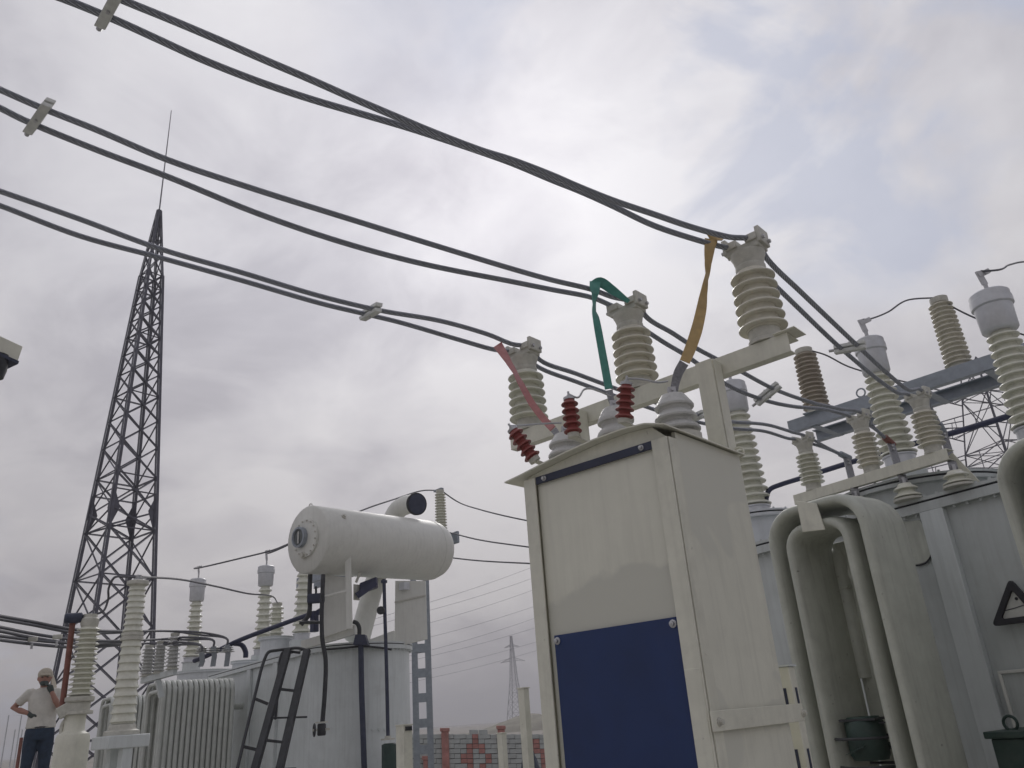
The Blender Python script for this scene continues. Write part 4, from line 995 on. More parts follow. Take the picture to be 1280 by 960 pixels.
# conservator drum
CD = 16.0
cL = D(384, 674, CD); cR = D(546, 689, 18.3); cax = unit(cR - cL); clen = float(np.linalg.norm(cR - cL)); cr_ = .4530 / 11 * CD
con = thing('conservator', 'white oil conservator drum with a round gauge on its end flange', 'oil drum', cL)
MB().lathe([(0, .0), (cr_ - .03, .0), (cr_, .03), (cr_, clen - .34), (cr_ * .975, clen - .18), (cr_ * .88, clen - .03), (cr_ * .7, clen + .08), (cr_ * .4, clen + .16), (0, clen + .18)], cL, cax, 64).build('drum', 'white', con, angle=50)
# weld line
MB().lathe([(cr_ + .0005, .0), (cr_ + .006, .006), (cr_ + .006, .02), (cr_ + .0005, .026)], cL + cax * (clen - .36), cax, 64).build('weld_seam', 'white', con)
fl = MB().lathe([(cr_ * .56, -.002), (cr_ * .56, -.05), (cr_ * .50, -.055), (0, -.055)], cL + UP * .02, cax, 36); fl.build('manhole_flange', 'white', con)
flb = MB(); bolts(flb, cL + UP * .02, cr_ * .51, -.055, 16, .016, -.022, cax); fo = flb.build('flange_bolts', 'cast', con); fo['kind'] = 'stuff'
gcx = unit(np.cross(cax, UP)); gcx = gcx if proj(cL + gcx)[0] < proj(cL)[0] else -gcx
gc = cL + gcx * .11 + UP * .05 - cax * .055
go = MB().lathe([(.20, 0), (.20, -.09), (.165, -.095), (.155, -.065)], gc, cax, 26).build('gauge_housing', 'galv', con)
MB().lathe([(.154, -.066), (0, -.066)], gc, cax, 26).build('gauge_face', 'gauge', go)
MB().bar(gc - cax * .078 - UP * .12, gc - cax * .078 + UP * .11, .03, .01, up=cax).build('gauge_needle', 'white_enamel', go)
MB().lathe([(.075, 0), (.075, -.05), (.05, -.055), (.05, -.09), (0, -.09)], cL - UP * .30 + gcx * .06, cax, 14).build('drain_plug', 'cast', con)
MB().tube([cL + cax * .06 + UP * (cr_ + .005) + .05 * (gcx * math.cos(t) + UP * math.sin(t)) for t in np.linspace(-.3, 3.45, 10)], .013, 6).build('lifting_eye', 'white', con)
pq = cL + cax * .45; r0 = unit(-gcx * .55 + UP * .2 - cax * 0); MB().lathe([(.05, 0), (.05, .03), (.03, .032), (.03, .06), (0, .06)], pq + unit(-gcx * .9 + UP * .62) * (cr_ - .005), unit(-gcx * .9 + UP * .62), 10).build('plug', 'cast', con)
MB().obox(cR + cax * .24, cax * .06, gcx * .08, UP * .09).build('end_fitting', 'navy', con, bevel=.01)
# supports: two upright plates and the arms that carry them
def plate(name, parent, px, d, th, m_='white', bev=.006):
    P = [D(u, v, d) for u, v in px]; n_ = A(-HEAD[0], -HEAD[1], 0)
    return MB().prism(P, HEAD * th).build(name, m_, parent, bevel=bev)
sp1 = plate('support_plate', con, [(405, 718), (438, 722), (440, 785), (404, 797)], 16.35, .05)
MB().bar(D(435, 695, 16.0), D(437, 786, 16.0), .11, .05, up=HEAD).build('support_flange', 'white', sp1)
sp2 = plate('support_plate', con, [(494, 726), (532, 726), (534, 799), (493, 809)], 17.2, .05)
MB().bar(D(493, 753, 17.18), D(532, 744, 17.18), .025, .02, up=HEAD).build('seam', 'cast', sp2)
MB().box(D(499, 738, 17.17) - A(.0, .0, 0), D(512, 728, 17.17) + A(.02, -.02, 0)).build('notch', 'cap', sp2)
plate('support_arm', con, [(376, 801), (443, 781), (443, 793), (376, 812)], 16.45, .14)
plate('support_arm', con, [(460, 800), (492, 788), (492, 806), (470, 812)], 17.0, .12)
# large bent vent pipe passing behind the drum
vp_ = [D(449, 800, 17.5), D(457, 770, 17.6), D(468, 730, 17.9), D(480, 690, 18.2), D(488, 655, 18.3), D(497, 638, 18.2), D(509, 631, 17.9), D(521, 630, 17.6)]
vent = thing('vent_pipe', 'thick white bent vent pipe rising behind the conservator, dark disc on its mouth', 'pipe', vp_[0])
vs = smooth_path(vp_, 7)
MB().tube(vs, .215, 22).build('pipe', 'white', vent, angle=60)
ed = unit(vs[-1] - vs[-3])
ed = unit(ed * .9 - HEAD * .35 + SIDE * .2)
MB().lathe([(.25, -.04), (.25, .02), (.225, .03)], vs[-1] , ed, 30).build('mouth_flange', 'seal', vent)
MB().lathe([(.222, .031), (.21, .033), (0, .036)], vs[-1], ed, 30).build('disc', 'navy', vent)
MB().lathe([(.30, 0), (.30, .035), (.21, .04)], vp_[0] - unit(vp_[1] - vp_[0]) * .02, unit(vp_[1] - vp_[0]), 24).build('base_flange', 'white', vent)

# pipework around the drum
def pipe(name, label, lst, d, r, m_='black', cat='pipe', n=10, d1=None):
    d1 = d if d1 is None else d1
    P = dpx(lst, d, d1); t = thing(name, label, cat, P[-1]); MB().tube(smooth_path(P, 6), r, n).build('pipe_run', m_, t); return t, P
t, P = pipe('drain_pipe', 'thin black pipe with a handwheel valve on the tank wall', [(404, 718), (403, 742), (402, 775), (403, 800), (407, 825), (406, 865), (403, 903)], 15.75, .042)
vq = D(402, 912, 15.75)
MB().lathe([(.06, -.10), (.075, -.08), (.075, .08), (.06, .10)], vq, UP, 12).build('valve_body', 'black', t)
MB().tube([vq - SIDE * .13 + .10 * (UP * math.cos(a) + unit(HEAD - SIDE * .4) * math.sin(a)) for a in np.linspace(0, 2 * math.pi, 17)], .016, 6, caps=False).build('handwheel', 'black', t)
MB().bar(vq - SIDE * .16, vq + SIDE * .14, .04, .04).build('valve_stem', 'cast', t)
MB().cyl(vq + UP * .11, vq + UP * .13, .11, 12).build('valve_flange', 'cast', t)
t, P = pipe('conduit', 'dark grey upright conduit from a junction box down the rounded tank end', [(451, 806), (452, 860), (454, 920), (457, 1010)], 16.45, .055, 'navy', d1=16.4)
plate('junction_box', t, [(444, 793), (456, 793), (460, 806), (441, 806)], 16.35, .2, 'navy')
MB().tube(smooth_path(dpx([(449, 794), (449, 785), (446, 779), (441, 777)], 16.4, 16.4), 5), .04, 8).build('pipe_elbow', 'black', t)
t, P = pipe('breather_pipe', 'slim dark pipe with round gauge running down to a green breather can', [(480, 724), (481, 765), (483, 830), (485, 921)], 16.1, .035, 'navy')
gq = D(476, 763, 16.0); MB().lathe([(0, -.05), (.07, -.05), (.08, 0), (.07, .05), (0, .05)], gq, -HEAD, 16).build('gauge', 'black', t)
MB().lathe([(.13, 0), (.13, .03), (.06, .035), (.06, .07)], D(485, 925, 16.1), UP, 14).build('pipe_flange', 'cast', t)
MB().bar(D(476, 727, 16.1), D(484, 727, 16.1), .06, .05).build('pipe_clamp', 'navy', t)
bq = D(487, 929, 16.1)
bc = MB().lathe([(.10, 0), (.145, -.02), (.145, -.42), (.10, -.46), (.10, -.52), (.15, -.54), (.15, -1.0), (0, -1.0)], bq, UP, 20).build('breather_can', 'green', t)
for z in (-.58,): MB().lathe([(.147, z), (.156, z + .01), (.156, z + .035), (.147, z + .045)], bq, UP, 20).build('band', 'alu', bc)
t, P = pipe('oil_pipe', 'dark blue oil pipe slanting up past the bushings to conservator', [(243, 826), (258, 820), (300, 800), (345, 783), (384, 769)], 18.2, .045, 'pipe', d1=16.8)
MB().tube(smooth_path(dpx([(292, 804), (302, 806), (307, 815), (307, 822)], 17.7, 17.7), 6), .05, 8).build('branch_elbow', 'pipe', t)
t, P = pipe('relay_pipe', 'dark pipe run with valve and relay hanging below the conservator', [(388, 714), (387, 740), (386, 768), (376, 781)], 16.2, .045, 'black')
MB().obox(D(395, 748, 16.1), SIDE * .16, HEAD * .07, UP * .09).build('valve_body', 'navy', t, bevel=.03)
MB().cyl(D(395, 745, 16.1), D(395, 733, 16.1), .022, 8).build('valve_stem', 'black', t)
MB().bar(D(393, 790, 16.5), D(393, 764, 16.5), .12, .12).bar(D(388, 772, 16.5), D(403, 762, 16.5), .1, .1).build('pipe_bracket', 'pipe', t)
MB().tube([D(374, 778, 16.1), D(403, 778, 16.1)], .03, 8).build('cross_pipe', 'black', t)
MB().tube(smooth_path([D(406, 746, 16.0), D(425, 741, 16.0), D(434, 739, 16.0)], 4), .03, 8).build('pale_pipe', 'white', t)
t = thing('gas_relay', 'dark blue relay on a bracket under the conservator, before the vent pipe', 'relay', D(455, 735, 16.6))
MB().obox(D(461, 732, 16.6), SIDE * .17 + UP * .05, HEAD * .1, UP * .10).build('relay_body', 'pipe', t, bevel=.02)
MB().bar(D(446, 745, 16.5), D(470, 728, 16.5), .07, .12).build('relay_pipe', 'pipe', t)
MB().box(D(442, 750, 16.5), D(448, 730, 16.5) + HEAD * .1).build('bracket', 'cast', t)
MB().bar(D(445, 728, 16.5), D(450, 716, 16.5), .05, .05).build('hanger', 'cast', t)
cw = MB().tube(smooth_path([on_end(u, v, .13) for u, v in ((404, 812), (430, 810), (452, 808), (478, 810), (489, 812))], 5), .022, 6)
tag(cw.build('hose', 'black'), 'thin black hose looped along the top flange of the rounded tank end', 'hose')

# leaning ladder with hooped handrail
LD = 15.3
lad = thing('ladder', 'dark steel ladder with tubular handrail leaning on the rounded tank end', 'ladder', (*D(330, 960, 15.0)[:2], 0))
def dl(u, v): return D(u, v, 15.75 - (v - 810) / 150 * .9)
def rail(top, bot):
    a, b = dl(*top), dl(*bot); e = a + (b - a) * ((a[2] - .02) / (a[2] - b[2])); return a, e
ra1, ra2 = rail((384, 812), (350, 960)); rb1, rb2 = rail((360, 812), (319, 960))
MB().bar(ra1, ra2, .12, .09).build('side_rail', 'black', lad, bevel=.008); MB().bar(rb1, rb2, .12, .09).build('side_rail', 'black', lad, bevel=.008)
Ll = np.linalg.norm(ra2 - ra1)
for i, v in enumerate((868, 931, 990, 1045)):
    f_ = (v - 812) / 148.0; p, q = ra1 + (dl(350, 960) - ra1) * f_, rb1 + (dl(319, 960) - rb1) * (f_ - .02)
    MB().bar(p, q, .07, .045).build('rung', 'black', lad)
for v in (902, 962, 1020):
    f_ = (v - 812) / 148.0; p, q = ra1 + (dl(350, 960) - ra1) * f_, rb1 + (dl(319, 960) - rb1) * f_; MB().bar(q - unit(p - q) * .02, p + unit(p - q) * .26 + UP * .02, .07, .03).build('step_plate', 'black', lad)
hr = MB().tube(smooth_path([dl(u, v) for u, v in ((384, 813), (372, 810), (361, 811), (345, 813), (336, 815), (330, 826), (318, 872), (303, 934), (294, 972))], 5), .028, 8); hr.build('handrail', 'black', lad)
MB().tube(smooth_path([dl(u, v) + LY * .25 for u, v in ((359, 816), (338, 815), (333, 824), (330, 860), (326, 900))], 5), .025, 8).build('handrail', 'black', lad)
for (u, v), (u2, v2) in (((318, 873), (335, 880)), ((303, 933), (325, 938))): MB().bar(dl(u, v), dl(u2, v2), .05, .05).build('handrail_bracket', 'black', lad)

# low-voltage side of the left transformer: three slim posts, bus pairs, bar terminals
lbp = []
for u, vb, vt, d, l in ((183, 846, 806, 18.9, 'slim grey post insulator nearest the stout column, leftmost of three'), (198, 842, 801, 18.6, 'slim grey post insulator in the middle of three over the radiator'), (215, 837, 791, 18.3, 'slim grey post insulator rightmost of three, nearest the capped bushing')):
    pb = D(u, vb, d); h = zat(pb, vt) - pb[2]
    lbp.append((pb, long_insulator(pb, h, rad_px(pb, pb[2], 16.5), 8, 'porcelain_grey', l, 'slim posts over the left radiator', seg=16, taper=.95)))
bm = thing('low_beam', 'grey beam over the finned radiator carrying three slim posts', 'support beam', (lbp[1][0][0], lbp[1][0][1], ZTOP))
MB().bar(lbp[0][0] - UP * .06 + (lbp[0][0] - lbp[2][0]) * .12, lbp[2][0] - UP * .06 + (lbp[2][0] - lbp[0][0]) * .12, .12, .11).build('channel', 'tank_left', bm)
q = lbp[1][0]; MB().bar(q - UP * .12, A(q[0], q[1], q[2] - .45) + LY * .1, .1, .1).build('leg', 'tank_left', bm)
for j, (lst, tb, l) in enumerate(((((-25, 765), (0, 770), (40, 777), (88, 786)), (284, 806), 'upper'), (((-25, 781), (0, 784), (40, 792), (88, 799)), (267, 808), 'middle'), (((-25, 792), (0, 795), (40, 800), (88, 804)), (252, 815), 'lower'))):
    top = lbp[2 - j][1]
    for k_ in (0, 1):
        P = dpx([(u, v + k_ * (4 if j == 0 else 5)) for u, v in lst], 11.5, 13.2) + [top + UP * .03 - SIDE * .05 * k_]
        far_ = D(tb[0], tb[1], 17.4); P += [top * .5 + far_ * .5 + UP * .12 - UP * .05 * k_, far_ + UP * .1, far_]
        ob = MB().tube(smooth_path(P, 7), .021, 8, uv=True).build('bus_cable', 'wire')
        tag(ob, f'distant grey {l} bus cable of the left yard, {"upper" if k_ == 0 else "lower"} strand of its pair', 'cable')
    P = dpx([tb, (tb[0] + 1, tb[1] + 12), (tb[0] - 1, 833)], 17.4, 17.5)
    tt = thing('bar_terminal', ('grey bar terminal on the left cover, ' + ('right' if j == 0 else 'middle' if j == 1 else 'left') + 'most of three'), 'cable terminal', P[-1], 'bar terminals on the left transformer cover')
    MB().ribbon(P, [.09] * 3, [SIDE] * 3, .04).build('bar', 'galv', tt)
    z0 = min(P[-1][2], ZTOP + .3); MB().lathe(shed_profile(3, 0, max(.12, P[-1][2] - ZTOP - .02), .08, .06, .15, .1), (P[-1][0], P[-1][1], ZTOP + .02), n=16).build('bushing', 'porcelain_grey', tt)
# jumper wires among the left bushings
JW = 'jumper wires of the left-hand transformer'
w1 = D(546, 613, 21.5)
wire([HL[0]] + dpx([(262, 707), (300, 698), (340, 688), (358, 681)], 19.2, 18.2) + dpx([(400, 662), (455, 637), (490, 625)], 18.2, 20) + [D(530, 613, 21.3), w1], 'jumper wire from the farthest left capped bushing up behind the drum', .018, JW)
wire([HL[1]] + dpx([(345, 688), (362, 680)], 18.2, 18.2) + [D(400, 655, 18.5)], 'jumper wire from second capped bushing to behind the conservator drum', .018, JW)

# ---------------------------------------------------------------- grey gantry behind the conservator
G2 = D(528, 672, 21.0); gz = G2[2]
gan2 = thing('gantry', 'grey battened gantry column and beam standing behind the white conservator drum', 'gantry', (G2[0], G2[1], 0))
c_l = D(519, 850, 21.0); c_r = D(536, 850, 21.0); wdt = float(np.linalg.norm((c_r - c_l)[:2])); cdir = unit(A(c_r[0] - c_l[0], c_r[1] - c_l[1], 0)); cn_ = A(-cdir[1], cdir[0], 0)
cc = A((c_l[0] + c_r[0]) / 2, (c_l[1] + c_r[1]) / 2, 0)
for sx in (-1, 1):
    c = cc + cdir * sx * wdt / 2; mb = MB()
    mb.obox(c + UP * gz / 2, cdir * .075, cn_ * .006, UP * gz / 2); mb.obox(c - cdir * sx * -.069 + cn_ * .10 + UP * gz / 2, cdir * .006, cn_ * .094, UP * gz / 2)
    mb.build('column_leg', 'galv', gan2)
for v in (743, 776, 810, 841, 872, 904, 937, 970, 1002):
    z = zat(cc, v); MB().obox(cc - cn_ * .014 + UP * z, cdir * (wdt / 2 + .07), cn_ * .006, UP * .10).build('batten', 'galv', gan2)
    MB().obox(cc + cn_ * .21 + UP * z, cdir * (wdt / 2 + .07), cn_ * .006, UP * .10).build('batten', 'galv', gan2)
ga, gb2 = PZ(372, 723, gz), PZ(549, 661, gz); gd2 = unit(gb2 - ga); gn2 = A(-gd2[1], gd2[0], 0)
for off in (0, .6):
    MB().obox((ga + gb2) / 2 + gn2 * off - UP * .15, (gb2 - ga) / 2, gn2 * .04, UP * .15).build('channel_beam', 'galv', gan2, bevel=.01)
for i in range(8):
    c = ga + gd2 * (np.linalg.norm(gb2 - ga) * (i + .5) / 8); MB().obox(c + gn2 * .3 - UP * .02, gd2 * .07, gn2 * .255, UP * .01).build('batten', 'galv', gan2)
gl_ = 'long insulators on the gantry behind the conservator'
pb = PZ(540, 664, gz) + gn2 * .3; pb[2] = gz + .002
GI3 = long_insulator(pb, zat(pb, 612) - gz, rad_px(pb, gz + .6, 15.5), 13, 'porcelain', 'cream long insulator rising behind the vent pipe\'s dark disc', gl_, seg=18)
MB().bar(GI3 - gd2 * .22, GI3 + gd2 * .1, .09, .05).build('clamp', 'galv', bpy.data.objects[[o.name for o in bpy.data.objects if o.name.startswith('long_insulator') and o.type == 'EMPTY'][-1]])
ww = 'wires between conservator and cabinet'
wire([GI3] + dpx([(570, 626), (600, 637), (655, 650), (760, 668), (900, 676)], 21, 15), 'top wire from the long insulator toward the cream cabinet', .018, ww)
wire(dpx([(535, 660), (563, 666), (600, 675), (655, 683), (760, 696), (900, 700)], 21, 15), 'middle wire between the conservator\'s far end and cream cabinet', .018, ww)
wire(dpx([(535, 693), (563, 697), (600, 701), (655, 704), (760, 708), (900, 706)], 21, 15), 'lowest of three dark wires between conservator and cream cabinet', .018, ww)
# distant transmission line strung from the small pylon
fw = 'faint transmission wires in the distance'
for i, (va, vb) in enumerate(((753, 711), (762, 725), (778, 740), (795, 761), (812, 776), (818, 788), (834, 806), (845, 817))):
    pa, pb_ = D(500, va + 11, 150 + 6 * i), D(665, vb - 2, 190 + 6 * i); e = pb_ - pa
    P = [pa - e * .6 + UP * .5, pa, pa + e * .5 - UP * .35, pb_, pb_ + e * .7 + UP * 1.2]
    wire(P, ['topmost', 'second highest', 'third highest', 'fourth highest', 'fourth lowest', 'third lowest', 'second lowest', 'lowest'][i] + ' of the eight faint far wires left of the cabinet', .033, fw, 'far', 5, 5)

# ---------------------------------------------------------------- brick wall, posts, heap
WD = 26.0
wa, wb_ = D(512, 917.5, WD), D(702, 917.5, WD); wdir = unit(A(wb_[0] - wa[0], wb_[1] - wa[1], 0)); wn = A(-wdir[1], wdir[0], 0)
if wn @ HEAD < 0: wn = -wn
wl = float(np.linalg.norm((wb_ - wa)[:2])); slope = (wb_[2] - wa[2]) / wl
def WP(s_, z, b=0): return A(wa[0], wa[1], 0) + wdir * s_ + UP * (z + slope * s_) + wn * b     # z from top line
wall = thing('brick_wall', 'grey block boundary wall with red painted pillars and diamonds', 'wall', WP(wl / 2, 0) * A(1, 1, 0))
MB().prism([WP(-4, wa[2] - .012, .02), WP(wl + 5, wa[2] - .012, .02), WP(wl + 5, -.6, .02), WP(-4, -.6, .02)], wn * .2).build('core', 'mortar', wall)
bh, bw = .132, .36
bme = {}
def brick(s0, z0, w_, red, dz=0):
    key = round(w_, 2)
    if key not in bme:
        o = MB().obox((0, 0, 0), (w_ / 2 - .006, 0, 0), (0, .05, 0), (0, 0, bh / 2 - .008)).build('brick', 'brick', wall); bme[key] = (o.data, o.data.copy()); bme[key][1].materials[0] = M['brick_red']; bpy.data.objects.remove(o)
    o = bpy.data.objects.new('brick', bme[key][1 if red else 0]); COL.objects.link(o); o.parent = wall; o.matrix_parent_inverse = world_mat(wall).inverted()
    c = WP(s0 + w_ / 2, z0 + bh / 2, .02 + random.uniform(-.012, .004)); e = A(wdir[0], wdir[1], slope)
    o.matrix_basis = Matrix([[wdir[0], wn[0], 0, c[0]], [wdir[1], wn[1], 0, c[1]], [slope, 0, 1, c[2]], [0, 0, 0, 1]])
dm = [PP(u, v, WP(0, 0), wn) for u, v in ((596, 948), (669, 950))]
dm = [((p - A(wa[0], wa[1], 0)) @ wdir, p[2]) for p in dm]
dmh = .46
nbk = 0
for r in range(11):
    z0 = wa[2] - bh * (r + 1); s_ = -.5 + (bw / 2 if r % 2 else 0)
    while s_ < wl + .1:
        # narrower bricks inside the painted diamonds follow their outline
        cx = s_ + bw / 4
        for half in (0, 1):
            cx = s_ + bw * (.25 + .5 * half); zz_ = z0 + bh / 2 + slope * cx
            red = any(.55 < abs(cx - a) / .40 + abs(zz_ - z) / .60 < 1.12 for a, z in dm)
            if half == 0: red0 = red
        if red0 == red and not red: brick(s_, z0, bw, False); nbk += 1
        else: brick(s_, z0, bw / 2, red0); brick(s_ + bw / 2, z0, bw / 2, red); nbk += 2
        s_ += bw
for u, vt, wpx in ((557, 910, 9), (628, 907, 9), (532, 945, 6)):
    p = PP(u, 940, WP(0, 0), wn); s0 = (p - A(wa[0], wa[1], 0)) @ wdir; w_ = wpx * ((p - EYE) @ FWD) / FPX; zt = zat(p, vt)
    po = MB().prism([WP(s0 - w_ / 2, -.6, -.10), WP(s0 + w_ / 2, -.6, -.10), WP(s0 + w_ / 2, zt - slope * s0 - .1, -.10), WP(s0 - w_ / 2, zt - slope * s0 - .1, -.10)], wn * .26).build('pillar', 'brick_red', wall, bevel=.01)
    MB().prism([WP(s0 - w_ / 2 - .03, zt - slope * s0 - .099, -.13), WP(s0 + w_ / 2 + .03, zt - slope * s0 - .099, -.13), WP(s0 + w_ / 2 + .03, zt - slope * s0, -.13), WP(s0 - w_ / 2 - .03, zt - slope * s0, -.13)], wn * .32).build('pillar_cap', 'brick_red', po, bevel=.01)
for u in (592, 604): 
    p = PP(u, 914, WP(0, 0), wn); s0 = (p - A(wa[0], wa[1], 0)) @ wdir; MB().prism([WP(s0 - .13, wa[2] - .01, .0), WP(s0 + .13, wa[2] - .01, .0), WP(s0 + .13, wa[2] + .12, .0), WP(s0 - .13, wa[2] + .12, .0)], wn * .15).build('loose_block', 'brick', wall, bevel=.01)

bp = D(981, 834, 4.55); bw_ = px_h(bp, 17)
bpo = thing('steel_post', 'cream post with dark blue bands between cabinet bracket and radiator', 'post', (bp[0], bp[1], 0))
MB().box((bp[0] - bw_ / 2, bp[1] - bw_ / 2, 0), (bp[0] + bw_ / 2, bp[1] + bw_ / 2, bp[2])).build('shaft', 'cream_plain', bpo, bevel=.003)
MB().box((bp[0] - bw_ * .62, bp[1] - bw_ * .62, bp[2] + .001), (bp[0] + bw_ * .62, bp[1] + bw_ * .62, bp[2] + .010)).build('cap_plate', 'tank_left', bpo)
for va_, vb_ in ((860, 893), (936, 970)):
    z1_, z0_ = zat(bp, va_), zat(bp, vb_)
    MB().box((bp[0] - bw_ * .2, bp[1] - bw_ / 2 - .003, z0_), (bp[0] + bw_ * .02, bp[1] - bw_ / 2 - .0005, z1_)).build('blue_band', 'navy', bpo)
    MB().box((bp[0] + bw_ / 2 + .0005, bp[1] - bw_ * .1, z0_), (bp[0] + bw_ / 2 + .003, bp[1] + bw_ * .2, z1_)).build('blue_band', 'navy', bpo)
def fpost(u, v, wpx, d, label, notch=False):
    p = D(u, v, d); w_ = wpx * ((p - EYE) @ FWD) / FPX * .72
    t = thing('steel_post', label, 'post', (p[0], p[1], 0), 'short cream posts before the brick wall')
    MB().box((p[0] - w_ / 2, p[1] - w_ / 2, 0), (p[0] + w_ / 2, p[1] + w_ / 2, p[2])).build('shaft', 'cream_plain', t, bevel=.004)
    MB().box((p[0] - w_ / 2 - .006, p[1] - w_ / 2 - .006, p[2] + .001), (p[0] + w_ / 2 + .006, p[1] + w_ / 2 + .006, p[2] + .012)).build('cap_plate', 'cream_plain', t)
    MB().box((p[0] - w_, p[1] - w_, 0), (p[0] + w_, p[1] + w_, .012)).build('base_plate', 'cream_plain', t)
    if notch: MB().box((p[0] + w_ / 2 + .001, p[1] - w_ * .3, p[2] - .05), (p[0] + w_ / 2 + .012, p[1] + w_ * .4, p[2] - .01)).build('bracket', 'black', t)
fpost(505, 907, 20, 9.0, 'widest short cream post, beside the grey gantry column', True)
fpost(627, 917, 12, 10.5, 'short slim cream post against the red wall pillar')
fpost(654, 861, 14, 8.0, 'tallest cream post, under the small far pylon beside the cabinet')
hp_ = D(662, 943, 12.0); R_ = rad_px(hp_, hp_[2], 46)
tm = MB(); V, F = [], []; nr, ns = 9, 26; rr_ = random.Random(5)
for i in range(nr + 1):
    for j in range(ns):
        a = 2 * math.pi * j / ns; r = R_ * (i / nr) ** .8; z = hp_[2] * max(0, 1 - (i / nr) ** 2.6) * (1 + .05 * math.sin(a * 3 + i)) + (rr_.uniform(-.02, .02) if i < nr else 0)
        V.append((hp_[0] + r * math.cos(a), hp_[1] + r * math.sin(a) * .8, max(z, 0)))
for i in range(nr):
    for j in range(ns): F.append((i * ns + j, i * ns + (j + 1) % ns, (i + 1) * ns + (j + 1) % ns, (i + 1) * ns + j))
tag(tm.add(V, F).build('tarpaulin_heap', 'tarp', angle=70), 'dark covered heap behind the tallest cream post', 'heap')

# ---------------------------------------------------------------- beige beam end at the left picture edge
bt_, bb_ = D(23, 436, 5.2), D(-90, 384, 5.0)
h_ = px_h(bt_, 22); tt = thing('support_bracket', 'beige steel beam end on a dark bracket at the left picture edge', 'beam', (bb_[0], bb_[1], 0))
dB = unit(bt_ - bb_); cB = unit(np.cross(dB, UP)); uB = np.cross(cB, dB); uB = uB if uB[2] > 0 else -uB
MB().obox((bt_ + bb_) / 2 - uB * h_ / 2, (bt_ - bb_) / 2, cB * .05, uB * h_ / 2).build('beam', 'cream_plain', tt, bevel=.004)
MB().obox((bt_ + bb_) / 2 - uB * (h_ + .011), (bt_ - bb_) / 2, cB * .065, uB * .010).build('dark_strip', 'navy', tt)
kk = D(-4, 452, 5.15); MB().lathe([(.05, -.08), (.06, -.03), (.06, .06)], kk - UP * .02, UP, 14).build('dark_boss', 'black', tt)
MB().box((bb_[0] - .06, bb_[1] - .06, 0), (bb_[0] + .06, bb_[1] + .06, bb_[2] - h_ - .04)).build('post', 'cream_plain', tt)

# ---------------------------------------------------------------- instrument columns at the left
CTG = 'stout insulator columns in the left yard'
d1 = 10.3
p = D(100, 872, d1); 
z = lambda v: zat(p, v)
ct1 = thing('instrument_column', 'stout ribbed column on a cream tank, next to the man', 'insulator column', (p[0], p[1], 0), CTG)
MB().lathe(shed_profile(14, z(870), z(783), rad_px(p, z(870), 20), rad_px(p, z(783), 18), rad_px(p, z(870), 31), rad_px(p, z(783), 27)), (p[0], p[1], 0), n=26).build('porcelain', 'porcelain', ct1)
MB().lathe([(rad_px(p, z(783), 19), z(783.5)), (rad_px(p, z(783), 21), z(780)), (rad_px(p, z(783), 21), z(774)), (rad_px(p, z(783), 16), z(772)), (rad_px(p, z(783), 16), z(768)), (0, z(767))], (p[0], p[1], 0), n=22).build('top_cap', 'cast', ct1)
rN = lambda px: rad_px(p, z(880), px)
nk = MB().lathe([(rN(30), z(878)), (rN(34), z(876)), (rN(34), z(871.5)), (rN(22), z(869.5))], (p[0], p[1], 0), n=22); nk.build('neck_flange', 'cast', ct1)
MB().lathe([(rN(34), z(893)), (rN(34), z(889)), (rN(26), z(888)), (rN(26), z(878.3))], (p[0] , p[1], 0), n=22).build('lower_neck', 'cast', ct1)
MB().bar(D(72, 893, d1), D(92, 882, d1), .16, .12).build('terminal_box', 'cast', ct1, bevel=.01)
zt = z(915); ro = rN(39); cq = p - SIDE * rN(5)
MB().lathe([(ro, z(1010)), (ro, zt - .10), (ro * .98, zt - .05), (ro * .92, zt - .02), (rN(27), zt + .0), (rN(24), zt + .02), (rN(24), z(893.3))], (cq[0], cq[1], 0), n=28).build('tank', 'cream_plain', ct1)
MB().box((cq[0] - .3, cq[1] - .3, 0), (cq[0] + .3, cq[1] + .3, z(1010))).build('pedestal', 'concrete', ct1)
MB().tube(smooth_path([D(76, 918, d1), D(78, 905, d1), D(86, 896, d1)], 5), .02, 8).build('handle_bar', 'cast', ct1)
# dark cylinder terminal with its red lever
sw = thing('switch_arm', 'red-brown slanting arm topped by a dark cylinder, left of the ribbed column', 'switch arm', D(78, 892, d1))
MB().tube([D(91, 776, d1 + .05), D(77, 890, d1 + .05)], rad_px(p, z(830), 7), 12).build('arm', 'rust', sw)
MB().tube([D(80, 773, d1), D(82, 773, d1), D(102, 772, d1), D(104, 772, d1)], [.04, .055, .055, .03], 14).build('cylinder', 'navy', sw)
MB().tube([D(103, 772, d1), D(116, 769, d1)], .016, 8).build('contact_rod', 'alu', sw)
# taller two-stage column
d2 = 9.9
p = D(152, 916, d2)
z = lambda v: zat(p, v); rp = lambda v, px: rad_px(p, z(v), px)
ct2 = thing('instrument_column', 'tall cream two-stage column standing in front of the finned radiators', 'insulator column', (p[0], p[1], 0), CTG)
MB().lathe(shed_profile(10, z(905), z(801), rp(905, 27), rp(801, 21), rp(905, 31.5), rp(801, 24.5)), (p[0], p[1], 0), n=26).build('lower_porcelain', 'porcelain', ct2)
MB().lathe(shed_profile(8, z(791), z(733), rp(791, 20), rp(733, 17.5), rp(791, 23.5), rp(733, 21)), (p[0], p[1], 0), n=26).build('upper_porcelain', 'porcelain', ct2)
MB().lathe([(rp(800, 23), z(801)), (rp(800, 27), z(800.5)), (rp(800, 27), z(797)), (rp(800, 24), z(796.5)), (rp(800, 24), z(795)), (rp(800, 26), z(794.7)), (rp(800, 26), z(791.2))], (p[0], p[1], 0), n=24).build('middle_flange', 'cast', ct2)
